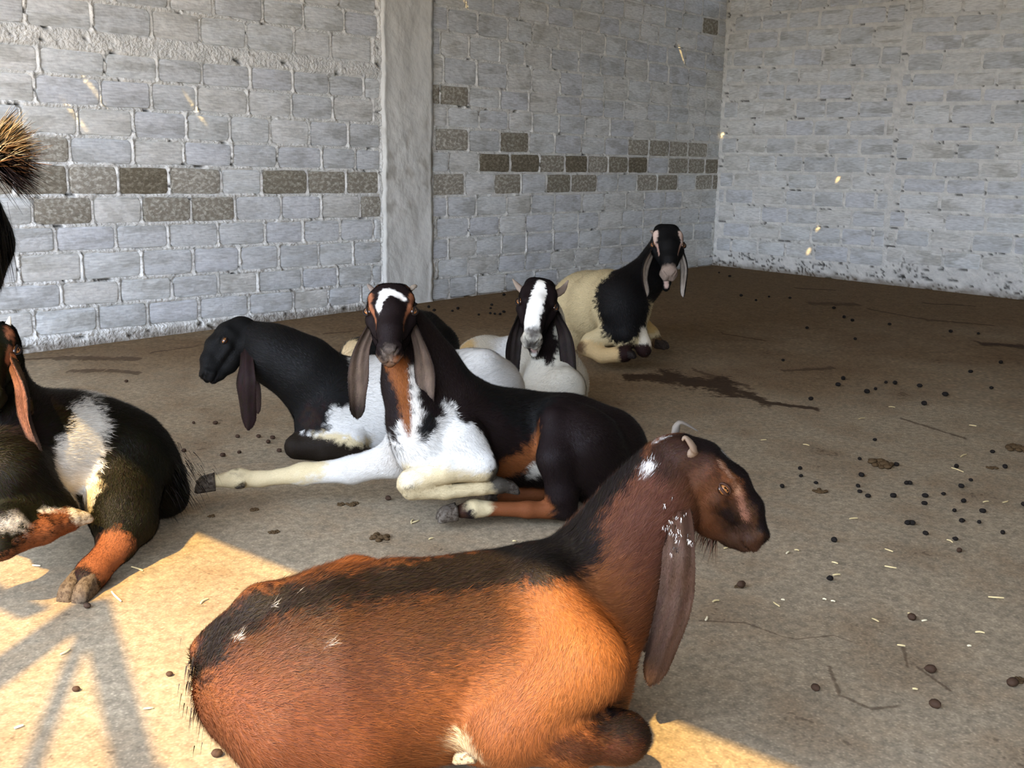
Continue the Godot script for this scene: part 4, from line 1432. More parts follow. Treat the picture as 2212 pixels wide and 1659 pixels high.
	g.hpatch(0.8, -0.1, 0, 0.14, 1, -0.1, 0, 0.1, "3d2a20", 0.006, 0.01)
	g.hpatch(0.93, 0.03, 0, 0.07, 1, -0.03, 0, 0.06, "1a1412", 0.006, 0.003)
	g.hpatch(0.2, 0.285, 0, 0.02, 0.245, 0.285, 0, 0.022, "f0ece6", 0.006, 0.003)
	g.ear([V(0.298, 0.446, -1.833), V(0.287, 0.403, -1.677), V(0.287, 0.304, -1.670), V(0.269, 0.205, -1.677), V(0.253, 0.128, -1.690)], [0.025, 0.030, 0.031, 0.031, 0.032, 0.031, 0.029, 0.026, 0.019], V(0.250, 0.000, -1.000), 0.75, "4a382e", "5a463c")
	g.ear([V(0.300, 0.403, -1.898), V(0.300, 0.269, -1.950), V(0.287, 0.150, -1.950), V(0.277, 0.070, -1.937)], [0.022, 0.028, 0.031, 0.030, 0.020], V(0.000, 0.000, 1.000), 0.7, "3b2a22", "4c3a32")
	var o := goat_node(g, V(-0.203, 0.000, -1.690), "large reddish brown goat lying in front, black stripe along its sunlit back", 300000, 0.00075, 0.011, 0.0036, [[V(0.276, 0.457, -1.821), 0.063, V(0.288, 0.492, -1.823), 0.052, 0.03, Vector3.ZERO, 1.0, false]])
	eye_pair(g, o, "3a251b")
	horn(o, [V(0.319, 0.525, -1.781), V(0.322, 0.543, -1.768), V(0.307, 0.563, -1.768), V(0.301, 0.557, -1.768)], 0.0107, "6a5949")
	horn(o, [V(0.322, 0.518, -1.859), V(0.306, 0.539, -1.872), V(0.313, 0.564, -1.872), V(0.347, 0.548, -1.872)], 0.0112, "5c544b")
	hoof(o, V(-0.050, 0.080, -1.547), V(-0.034, -0.009, -0.013), V(0.000, -1.000, 0.000), 0.035, "b3a68f")
	speckles(o, V(0.272, 0.467, -1.657), V(0.283, 0.421, -1.641), 34)
	locks(o, "beard", 140, func(i: int) -> Array: return [g.hp(rng.randf_range(0.5, 0.72), -0.30, rng.randf_range(-0.05, 0.05)), Vector3(rng.randf_range(-0.5, 0.1), -1, 0).normalized(), rng.randf_range(0.02, 0.05), 0.2, 0], 0.0006, [C("5a3a2c")])
	locks(o, "tail", 260, func(i: int) -> Array: return [V(-0.518, 0.162, -1.599) + Vector3(rng.randfn(0, 0.012), rng.randfn(0, 0.035), rng.randfn(0, 0.02)), Vector3(-0.25, -1, 0.1).normalized(), rng.randf_range(0.012, 0.026), 0.5, (1 if i % 14 == 0 else 0)], 0.0009, [C("1f1613"), C("d8c9b0")])

func facing_goat() -> void:
	var g := Beast.new()
	g.noise = edge_noise
	g.base = C("1a1412")
	g.body_hair = 0.015
	g.chain([V(-0.202, 0.249, -2.990), 0.149, V(-0.104, 0.226, -3.029), 0.140, V(0.023, 0.199, -3.081), 0.138, V(0.167, 0.180, -3.107), 0.142, V(0.283, 0.157, -3.107), 0.138], 0.05)
	g.chain([V(0.268, 0.118, -3.094), 0.137, V(0.283, 0.067, -3.068), 0.083], 0.05)
	g.chain([V(-0.239, 0.227, -2.886), 0.104, V(-0.152, 0.187, -2.886), 0.083], 0.05)
	g.chain([V(0.138, 0.283, -2.990), 0.069, V(0.201, 0.206, -2.964), 0.117, V(0.272, 0.114, -2.964), 0.097], 0.04)
	g.chain([V(0.117, 0.299, -2.925), 0.032, V(0.123, 0.200, -2.860), 0.045, V(0.148, 0.089, -2.860), 0.040, V(0.162, 0.047, -2.860), 0.030], 0.035)
	g.chain([V(0.162, 0.044, -2.860), 0.028, V(0.051, 0.049, -2.847), 0.024, V(-0.069, 0.055, -2.834), 0.021, V(-0.106, 0.056, -2.827), 0.027, V(-0.148, 0.049, -2.821), 0.019], 0.015)
	g.chain([V(0.112, 0.031, -3.068), 0.029, V(0.026, 0.028, -3.055), 0.027, V(-0.039, 0.028, -3.042), 0.026], 0.015)
	g.chain([V(-0.137, 0.236, -2.860), 0.079, V(-0.083, 0.187, -2.821), 0.045, V(-0.185, 0.180, -2.788), 0.035, V(-0.278, 0.153, -2.775), 0.036], 0.014)
	g.chain([V(-0.282, 0.142, -2.775), 0.039, V(-0.278, 0.127, -2.775), 0.029, V(-0.185, 0.115, -2.788), 0.020, V(-0.082, 0.122, -2.815), 0.020, V(-0.040, 0.125, -2.834), 0.025, V(-0.010, 0.118, -2.847), 0.020], 0.008)
	g.chain([V(-0.321, 0.204, -2.964), 0.058, V(-0.349, 0.153, -2.990), 0.053, V(-0.479, 0.112, -3.003), 0.039, V(-0.629, 0.093, -3.016), 0.031, V(-0.760, 0.078, -3.003), 0.021, V(-0.820, 0.083, -2.990), 0.027, V(-0.890, 0.077, -2.977), 0.019], 0.025)
	g.chain([V(-0.796, 0.074, -2.951), 0.011, V(-0.811, 0.072, -2.938), 0.010], 0.01)
	g.chain([V(-0.283, 0.316, -2.860), 0.079, V(-0.314, 0.398, -2.912), 0.053, V(-0.335, 0.477, -2.925), 0.043], 0.05)
	g.place_head(V(-0.354, 0.627, -2.997), V(-0.336, 0.520, -2.763), V(0.019, 0.910, 0.414), 1.1)
	g.build_head(0, 0)
	g.chain([V(-0.206, 0.327, -2.990), 0.126, V(-0.256, 0.419, -3.016), 0.093, V(-0.308, 0.502, -3.055), 0.072, V(-0.356, 0.604, -3.027), 0.055], 0.05)
	g.patch(V(-0.147, 0.376, -3.029), 0.097, V(0.063, 0.279, -3.029), 0.111, "120e0d", 0.03, 0.02)
	g.patch(V(-0.264, 0.219, -2.795), 0.097, V(-0.151, 0.232, -2.756), 0.113, "cbc9c3", 0.022, 0.004)
	g.patch(V(-0.151, 0.232, -2.756), 0.113, V(-0.182, 0.327, -2.821), 0.042, "cbc9c3", 0.022, 0.004)
	g.patch(V(-0.182, 0.327, -2.821), 0.042, V(-0.170, 0.388, -2.847), 0.008, "cbc9c3", 0.022, 0.004)
	g.patch(V(-0.247, 0.303, -2.756), 0.061, V(-0.282, 0.242, -2.782), 0.058, "cbc9c3", 0.012, 0.004)
	g.patch(V(-0.284, 0.137, -2.795), 0.060, V(-0.185, 0.143, -2.782), 0.062, "c0b08c", 0.015, 0.01)
	g.patch(V(-0.185, 0.143, -2.782), 0.062, V(-0.055, 0.132, -2.795), 0.047, "c0b08c", 0.015, 0.01)
	g.patch(V(-0.180, 0.221, -2.704), 0.038, V(-0.106, 0.221, -2.730), 0.043, "cbc9c3", 0.02, 0.015)
	g.patch(V(-0.352, 0.160, -2.990), 0.097, V(-0.479, 0.115, -3.003), 0.070, "cbc9c3", 0.01, 0.004)
	g.patch(V(-0.479, 0.115, -3.003), 0.070, V(-0.629, 0.094, -3.016), 0.056, "cbc9c3", 0.01, 0.004)
	g.patch(V(-0.343, 0.176, -2.912), 0.046, V(-0.496, 0.129, -2.938), 0.038, "b9b4ac", 0.03, 0.02)
	g.patch(V(-0.577, 0.114, -3.003), 0.034, V(-0.760, 0.078, -3.003), 0.049, "c0b08c", 0.02, 0.01)
	g.patch(V(-0.760, 0.078, -3.003), 0.049, V(-0.921, 0.075, -2.977), 0.042, "c0b08c", 0.02, 0.01)
	g.patch(V(-0.040, 0.158, -2.808), 0.029, V(-0.023, 0.126, -2.821), 0.029, "4a453e", 0.01, 0.006)
	g.patch(V(0.109, 0.282, -2.938), 0.022, V(0.082, 0.226, -2.912), 0.024, "7d4a28", 0.02, 0.01)
	g.patch(V(0.082, 0.226, -2.912), 0.024, V(0.023, 0.154, -2.912), 0.038, "7d4a28", 0.02, 0.01)
	g.patch(V(0.023, 0.154, -2.912), 0.038, V(-0.024, 0.139, -2.912), 0.041, "7d4a28", 0.02, 0.01)
	g.patch(V(0.071, 0.140, -2.938), 0.022, V(0.065, 0.097, -2.938), 0.030, "c9c2b4", 0.012, 0.004)
	g.patch(V(0.121, 0.268, -2.860), 0.032, V(0.135, 0.143, -2.821), 0.045, "17110f", 0.012, 0.004)
	g.patch(V(0.152, 0.068, -2.860), 0.019, V(0.065, 0.050, -2.847), 0.048, "6d3f22", 0.014, 0.006)
	g.patch(V(0.065, 0.050, -2.847), 0.048, V(-0.042, 0.055, -2.834), 0.040, "6d3f22", 0.014, 0.006)
	g.patch(V(0.159, 0.081, -2.821), 0.029, V(0.175, 0.047, -2.860), 0.021, "1a1310", 0.014, 0.006)
	g.patch(V(-0.088, 0.070, -2.821), 0.040, V(-0.121, 0.069, -2.821), 0.016, "c0b08c", 0.014, 0.006)
	g.patch(V(-0.154, 0.048, -2.821), 0.034, V(-0.154, 0.048, -2.821), 0.034, "3a261c", 0.014, 0.008)
	g.patch(V(0.097, 0.032, -3.055), 0.037, V(-0.017, 0.028, -3.042), 0.034, "6d3f22", 0.012, 0.004)
	g.patch(V(0.282, -0.007, -3.029), 0.031, V(0.186, 0.047, -2.860), 0.008, "7b4526", 0.014, 0.004)
	g.patch(V(-0.228, 0.337, -2.834), 0.036, V(-0.258, 0.296, -2.808), 0.029, "17120f", 0.014, 0.004)
	g.patch(V(-0.316, 0.285, -2.821), 0.026, V(-0.304, 0.234, -2.834), 0.026, "17120f", 0.014, 0.004)
	g.patch(V(-0.315, 0.484, -2.756), 0.030, V(-0.341, 0.437, -2.990), 0.033, "70401f", 0.008, 0.004)
	g.patch(V(-0.309, 0.456, -2.765), 0.026, V(-0.335, 0.407, -2.999), 0.029, "70401f", 0.008, 0.004)
	g.patch(V(-0.303, 0.429, -2.773), 0.023, V(-0.329, 0.377, -3.007), 0.025, "70401f", 0.008, 0.004)
	g.patch(V(-0.298, 0.401, -2.782), 0.019, V(-0.323, 0.347, -3.016), 0.021, "70401f", 0.008, 0.004)
	g.patch(V(-0.295, 0.378, -2.778), 0.017, V(-0.320, 0.322, -3.012), 0.019, "70401f", 0.008, 0.004)
	g.patch(V(-0.292, 0.355, -2.773), 0.016, V(-0.317, 0.297, -3.007), 0.017, "70401f", 0.008, 0.004)
	g.patch(V(-0.289, 0.332, -2.769), 0.014, V(-0.314, 0.272, -3.003), 0.015, "70401f", 0.008, 0.004)
	g.patch(V(-0.286, 0.320, -2.765), 0.013, V(-0.310, 0.259, -2.999), 0.014, "70401f", 0.008, 0.004)
	g.patch(V(-0.283, 0.308, -2.760), 0.011, V(-0.307, 0.246, -2.994), 0.012, "70401f", 0.008, 0.004)
	g.patch(V(-0.280, 0.296, -2.756), 0.010, V(-0.304, 0.233, -2.990), 0.011, "70401f", 0.008, 0.004)
	g.patch(V(-0.271, 0.466, -2.782), 0.013, V(-0.293, 0.418, -3.016), 0.014, "cfc9bf", 0.006, 0.004)
	g.patch(V(-0.269, 0.437, -2.778), 0.013, V(-0.291, 0.386, -3.012), 0.014, "cfc9bf", 0.006, 0.004)
	g.patch(V(-0.267, 0.408, -2.773), 0.013, V(-0.289, 0.354, -3.007), 0.014, "cfc9bf", 0.006, 0.004)
	g.patch(V(-0.265, 0.378, -2.769), 0.013, V(-0.287, 0.322, -3.003), 0.014, "cfc9bf", 0.006, 0.004)
	g.patch(V(-0.262, 0.364, -2.765), 0.012, V(-0.284, 0.307, -2.999), 0.013, "cfc9bf", 0.006, 0.004)
	g.patch(V(-0.259, 0.350, -2.760), 0.012, V(-0.281, 0.292, -2.994), 0.013, "cfc9bf", 0.006, 0.004)
	g.patch(V(-0.256, 0.336, -2.756), 0.011, V(-0.278, 0.276, -2.990), 0.012, "cfc9bf", 0.006, 0.004)
	g.patch(V(-0.260, 0.320, -2.752), 0.011, V(-0.282, 0.258, -2.986), 0.012, "cfc9bf", 0.006, 0.004)
	g.patch(V(-0.264, 0.303, -2.747), 0.011, V(-0.286, 0.240, -2.981), 0.011, "cfc9bf", 0.006, 0.004)
	g.patch(V(-0.268, 0.287, -2.743), 0.010, V(-0.290, 0.222, -2.977), 0.011, "cfc9bf", 0.006, 0.004)
	g.patch(V(-0.231, 0.313, -2.795), 0.026, V(-0.244, 0.273, -2.951), 0.027, "14100e", 0.012, 0.004)
	g.patch(V(-0.238, 0.303, -2.795), 0.023, V(-0.251, 0.262, -2.951), 0.025, "14100e", 0.012, 0.004)
	g.patch(V(-0.244, 0.293, -2.795), 0.021, V(-0.258, 0.251, -2.951), 0.022, "14100e", 0.012, 0.004)
	g.patch(V(-0.251, 0.282, -2.795), 0.018, V(-0.265, 0.240, -2.951), 0.019, "14100e", 0.012, 0.004)
	g.hpatch(0.27, 0.28, 0.05, 0.075, 0.6, 0.23, 0.13, 0.025, "efeae2", 0.006, 0.003)
	g.hpatch(0.28, 0.28, -0.03, 0.065, 0.33, 0.27, -0.13, 0.055, "efeae2", 0.006, 0.003)
	g.hpatch(0.22, 0.19, 0.2, 0.05, 0.4, 0.17, 0.19, 0.035, "8f5c40", 0.004, 0.003)
	g.hpatch(0.22, 0.19, -0.2, 0.05, 0.4, 0.17, -0.19, 0.035, "8f5c40", 0.004, 0.003)
	g.hpatch(0.4, 0.17, 0.18, 0.035, 0.68, 0.07, 0.14, 0.02, "8f5c40", 0.004, 0.003)
	g.hpatch(0.4, 0.17, -0.18, 0.035, 0.68, 0.07, -0.14, 0.02, "8f5c40", 0.004, 0.003)
	g.hpatch(-0.02, 0.17, 0.16, 0.045, 0.03, 0.15, 0.18, 0.04, "7a4629", 0.006, 0.003)
	g.hpatch(-0.02, 0.17, -0.16, 0.045, 0.03, 0.15, -0.18, 0.04, "7a4629", 0.006, 0.003)
	g.hpatch(0.95, -0.02, 0, 0.07, 1, -0.08, 0, 0.05, "6e6259", 0.006, 0.008)
	g.hpatch(0.93, -0.14, -0.06, 0.06, 0.93, -0.14, 0.06, 0.06, "8e7866", 0.006, 0.008)
	g.hpatch(0.92, -0.25, 0, 0.07, 0.85, -0.28, 0, 0.07, "7a5c44", 0.006, 0.01)
	g.ear([V(-0.406, 0.566, -2.951), V(-0.430, 0.496, -2.886), V(-0.437, 0.408, -2.860), V(-0.438, 0.312, -2.847)], [0.012, 0.020, 0.024, 0.028, 0.031, 0.033, 0.030, 0.028, 0.017], V(0.150, 0.000, 1.000), 1, "2c211b", "54463b", "1d1613")
	g.ear([V(-0.287, 0.568, -2.951), V(-0.256, 0.499, -2.886), V(-0.241, 0.411, -2.860), V(-0.233, 0.324, -2.847)], [0.012, 0.020, 0.024, 0.028, 0.033, 0.034, 0.031, 0.024, 0.008], V(-0.200, 0.000, 1.000), 1, "1d1512", "5c4e43", "251d19")
	var o := goat_node(g, V(-0.032, 0.000, -3.029), "black goat in the middle with white heart mark on forehead and stretched white foreleg", 210000, 0.0008, 0.012, 0.004, [[V(-0.329, 0.548, -3.042), 0.065, V(-0.356, 0.604, -3.027), 0.055, 0.03, Vector3.ZERO, 1.0, false]])
	eye_pair(g, o, "1c1614")
	horn(o, [V(-0.412, 0.652, -3.029), V(-0.426, 0.664, -3.042), V(-0.435, 0.667, -3.068)], 0.0095, "6f6258")
	horn(o, [V(-0.311, 0.648, -3.029), V(-0.298, 0.664, -3.016), V(-0.288, 0.670, -3.029), V(-0.288, 0.662, -3.042)], 0.0109, "8a7c6c")
	hoof(o, V(-0.888, 0.076, -2.977), V(-0.046, -0.002, 0.013), V(0.000, -1.000, 0.000), 0.053, "5d544a")
	hoof(o, V(-0.154, 0.049, -2.821), V(-0.045, -0.002, 0.013), V(0.000, -1.000, 0.000), 0.050, "6b6258")
	hoof(o, V(-0.034, 0.028, -3.042), V(-0.040, 0.004, 0.013), V(0.000, -1.000, 0.000), 0.037, "4f463e")
	hoof(o, V(-0.019, 0.121, -2.847), V(0.043, -0.009, -0.013), V(0.000, -1.000, 0.000), 0.040, "4a443d")

func profile_goat() -> void:
	var g := Beast.new()
	g.noise = edge_noise
	g.base = C("cbc9c3")
	g.body_hair = 0.014
	g.chain([V(-0.601, 0.194, -3.536), 0.159, V(-0.420, 0.178, -3.588), 0.168, V(-0.243, 0.193, -3.640), 0.155, V(-0.102, 0.203, -3.666), 0.148], 0.05)
	g.chain([V(-0.127, 0.293, -3.640), 0.083, V(-0.106, 0.316, -3.614), 0.059], 0.05)
	g.chain([V(-0.538, 0.105, -3.484), 0.097, V(-0.399, 0.077, -3.536), 0.098], 0.05)
	g.chain([V(-0.644, 0.192, -3.458), 0.087, V(-0.683, 0.143, -3.406), 0.047, V(-0.538, 0.092, -3.380), 0.041, V(-0.721, 0.085, -3.354), 0.037], 0.03)
	g.chain([V(-0.721, 0.078, -3.354), 0.040, V(-0.628, 0.057, -3.354), 0.026, V(-0.521, 0.055, -3.367), 0.025, V(-0.490, 0.059, -3.367), 0.022], 0.015)
	g.place_head(V(-0.935, 0.452, -3.471), V(-1.026, 0.318, -3.341), V(-0.698, 0.681, 0.220), 1)
	g.build_head(0, 0)
	g.chain([V(-0.652, 0.229, -3.510), 0.125, V(-0.717, 0.315, -3.484), 0.111, V(-0.815, 0.374, -3.471), 0.095, V(-0.916, 0.445, -3.482), 0.049], 0.05)
	g.patch(V(-0.659, 0.224, -3.458), 0.146, V(-0.735, 0.320, -3.458), 0.189, "14100e", 0.02, 0.004)
	g.patch(V(-0.862, 0.404, -3.471), 0.173, V(-0.987, 0.410, -3.471), 0.189, "14100e", 0.012, 0.004)
	g.patch(V(-0.619, 0.332, -3.614), 0.079, V(-0.666, 0.311, -3.510), 0.096, "14100e", 0.02, 0.004)
	g.patch(V(-0.650, 0.172, -3.406), 0.072, V(-0.698, 0.147, -3.406), 0.063, "14100e", 0.014, 0.004)
	g.patch(V(-0.679, 0.184, -3.328), 0.037, V(-0.632, 0.227, -3.315), 0.037, "2a1b17", 0.03, 0.02)
	g.patch(V(-0.653, 0.109, -3.328), 0.025, V(-0.503, 0.100, -3.354), 0.047, "c0b08c", 0.02, 0.008)
	g.patch(V(-0.718, 0.079, -3.341), 0.056, V(-0.472, 0.052, -3.354), 0.034, "1f1613", 0.012, 0.004)
	g.patch(V(-0.576, 0.172, -3.380), 0.047, V(-0.522, 0.141, -3.380), 0.047, "cbc9c3", 0.02, 0.004)
	g.ear([V(-0.913, 0.418, -3.451), V(-0.892, 0.373, -3.380), V(-0.882, 0.312, -3.335), V(-0.881, 0.234, -3.335), V(-0.878, 0.140, -3.341)], [0.022, 0.028, 0.031, 0.034, 0.037, 0.037, 0.034, 0.032, 0.020], V(0.200, 0.000, -1.000), 0.7, "251a18", "30231f")
	g.ear([V(-0.949, 0.348, -3.588), V(-0.933, 0.246, -3.640), V(-0.920, 0.189, -3.627), V(-0.913, 0.129, -3.614)], [0.020, 0.025, 0.030, 0.032, 0.030, 0.025, 0.015], V(-0.300, 0.000, 1.000), 0.7, "1e1614", "30231f")
	var o := goat_node(g, V(-0.377, 0.000, -3.640), "goat with all-black head in left profile and a white body, lying", 150000, 0.0008, 0.012, 0.0045, [[V(-0.861, 0.406, -3.476), 0.074, V(-0.916, 0.445, -3.482), 0.049, 0.03, Vector3.ZERO, 1.0, false]])
	eye_pair(g, o, "1c1614")
	horn(o, [V(-0.960, 0.466, -3.458), V(-0.966, 0.479, -3.445), V(-0.977, 0.479, -3.445)], 0.0141, "5c5048")
	horn(o, [V(-0.973, 0.470, -3.575), V(-0.960, 0.478, -3.588), V(-0.955, 0.481, -3.601)], 0.0097, "3c342e")
	hoof(o, V(-0.505, 0.059, -3.367), V(0.050, 0.004, 0.000), V(0.000, -1.000, 0.000), 0.041, "6a5f54")

func hidden_goat() -> void:
	var g := Beast.new()
	g.noise = edge_noise
	g.base = C("14100e")
	g.body_hair = 0.02
	g.chain([V(-0.628, 0.236, -4.160), 0.079, V(-0.474, 0.256, -4.225), 0.100, V(-0.340, 0.264, -4.225), 0.107], 0.05)
	g.chain([V(-0.301, 0.216, -4.095), 0.056, V(-0.416, 0.186, -4.030), 0.033], 0.03)
	g.place_head(V(-0.447, 0.364, -4.342), V(-0.526, 0.199, -4.420), V(-0.506, 0.554, -0.661), 1)
	g.build_head(0, 0)
	g.chain([V(-0.340, 0.264, -4.225), 0.100, V(-0.380, 0.330, -4.290), 0.070, V(-0.428, 0.361, -4.319), 0.043], 0.05)
	g.patch(V(-0.660, 0.277, -4.095), 0.052, V(-0.632, 0.252, -4.030), 0.055, "cdb78f", 0.02, 0.004)
	g.ear([V(-0.414, 0.386, -4.264), V(-0.397, 0.325, -4.225), V(-0.400, 0.230, -4.212)], [0.017, 0.027, 0.031, 0.027, 0.010], V(0.000, 0.000, -1.000), 0.7, "1e1614", "30231f")
	g.ear([V(-0.482, 0.358, -4.446), V(-0.488, 0.278, -4.498), V(-0.488, 0.185, -4.498)], [0.018, 0.028, 0.033, 0.028, 0.010], V(0.000, 0.000, 1.000), 0.7, "1e1614", "30231f")
	var o := goat_node(g, V(-0.467, 0.000, -4.160), "black goat mostly hidden behind the middle goat's head, cream patch on rump", 40000, 0.0011, 0.012, 0.0055, [[V(-0.402, 0.344, -4.303), 0.058, V(-0.428, 0.361, -4.319), 0.043, 0.03, Vector3.ZERO, 1.0, false]])
	eye_pair(g, o, "1c1614")

func blaze_goat() -> void:
	var g := Beast.new()
	g.noise = edge_noise
	g.base = C("c8c2b2")
	g.body_hair = 0.016
	g.chain([V(0.172, 0.128, -4.186), 0.142, V(0.048, 0.131, -4.446), 0.150, V(-0.121, 0.093, -4.706), 0.133, V(-0.144, 0.086, -4.758), 0.130], 0.05)
	g.chain([V(0.158, 0.109, -4.095), 0.131, V(0.201, 0.144, -4.030), 0.092], 0.05)
	g.chain([V(0.111, 0.060, -4.056), 0.056, V(0.084, 0.018, -4.030), 0.033], 0.03)
	g.chain([V(0.232, 0.072, -4.056), 0.056, V(0.265, 0.053, -3.978), 0.033], 0.03)
	g.place_head(V(0.102, 0.504, -4.238), V(0.072, 0.337, -4.004), V(0.109, 0.802, 0.588), 1.12)
	g.build_head(0.22, -0.06)
	g.chain([V(0.168, 0.173, -4.160), 0.102, V(0.151, 0.284, -4.238), 0.081, V(0.131, 0.380, -4.303), 0.070, V(0.100, 0.486, -4.276), 0.062], 0.05)
	g.patch(V(-0.228, 0.198, -4.680), 0.055, V(-0.203, 0.178, -4.615), 0.046, "c9ad7a", 0.02, 0.015)
	g.patch(V(-0.036, 0.245, -4.550), 0.062, V(0.026, 0.218, -4.420), 0.120, "cbc9c3", 0.02, 0.02)
	g.hpatch(0, 0, 0, 0.4, 0.55, -0.08, 0, 0.36, "17120f", 0.006, 0.003)
	g.hpatch(0.5, -0.1, -0.05, 0.33, 0.72, -0.32, -0.1, 0.22, "17120f", 0.006, 0.003)
	g.patch(V(0.144, 0.321, -4.030), 0.044, V(0.149, 0.293, -4.186), 0.046, "17120f", 0.014, 0.004)
	g.patch(V(0.143, 0.299, -4.021), 0.035, V(0.148, 0.271, -4.177), 0.036, "17120f", 0.014, 0.004)
	g.patch(V(0.142, 0.278, -4.013), 0.026, V(0.147, 0.248, -4.169), 0.027, "17120f", 0.014, 0.004)
	g.patch(V(0.141, 0.257, -4.004), 0.016, V(0.146, 0.226, -4.160), 0.017, "17120f", 0.014, 0.004)
	g.hpatch(0.02, 0.28, 0, 0.05, 0.3, 0.28, 0, 0.1, "efebe2", 0.012, 0.003)
	g.hpatch(0.3, 0.28, 0, 0.1, 0.78, 0.1, 0.04, 0.13, "efebe2", 0.006, 0.003)
	g.hpatch(0.88, -0.1, 0.06, 0.1, 0.88, -0.1, -0.06, 0.1, "8d857c", 0.006, 0.008)
	g.hpatch(0.86, 0.03, 0, 0.11, 1, -0.06, 0, 0.08, "57524d", 0.006, 0.008)
	g.hpatch(0.72, -0.22, -0.05, 0.05, 0.88, -0.27, -0.06, 0.045, "b79a90", 0.006, 0.003)
	g.hpatch(0.8, -0.31, -0.1, 0.04, 0.95, -0.33, -0.06, 0.035, "d8d4cc", 0.006, 0.003)
	g.ear([V(0.026, 0.415, -4.212), V(0.004, 0.349, -4.121), V(-0.007, 0.250, -4.095), V(-0.000, 0.159, -4.082)], [0.017, 0.026, 0.032, 0.035, 0.037, 0.037, 0.035, 0.030, 0.019], V(0.500, 0.000, 1.000), 1, "1a1412", "2d2623")
	g.ear([V(0.181, 0.418, -4.212), V(0.212, 0.348, -4.095), V(0.230, 0.230, -4.069), V(0.255, 0.116, -4.056)], [0.019, 0.028, 0.033, 0.037, 0.039, 0.039, 0.037, 0.031, 0.020], V(-0.500, 0.000, 1.000), 1, "1a1412", "2d2623")
	var o := goat_node(g, V(0.069, 0.000, -4.420), "white goat with black ears, broad white blaze and two grey horns, chewing", 120000, 0.0009, 0.012, 0.0045, [[V(0.117, 0.428, -4.291), 0.066, V(0.100, 0.486, -4.276), 0.062, 0.03, Vector3.ZERO, 1.0, false]])
	eye_pair(g, o, "1c1614")
	horn(o, [V(0.053, 0.489, -4.290), V(0.024, 0.510, -4.303), V(0.005, 0.530, -4.329), V(-0.007, 0.544, -4.342)], 0.0192, "8a7a6c")
	horn(o, [V(0.165, 0.487, -4.290), V(0.196, 0.502, -4.303), V(0.214, 0.522, -4.329), V(0.226, 0.542, -4.342)], 0.0212, "85766a")

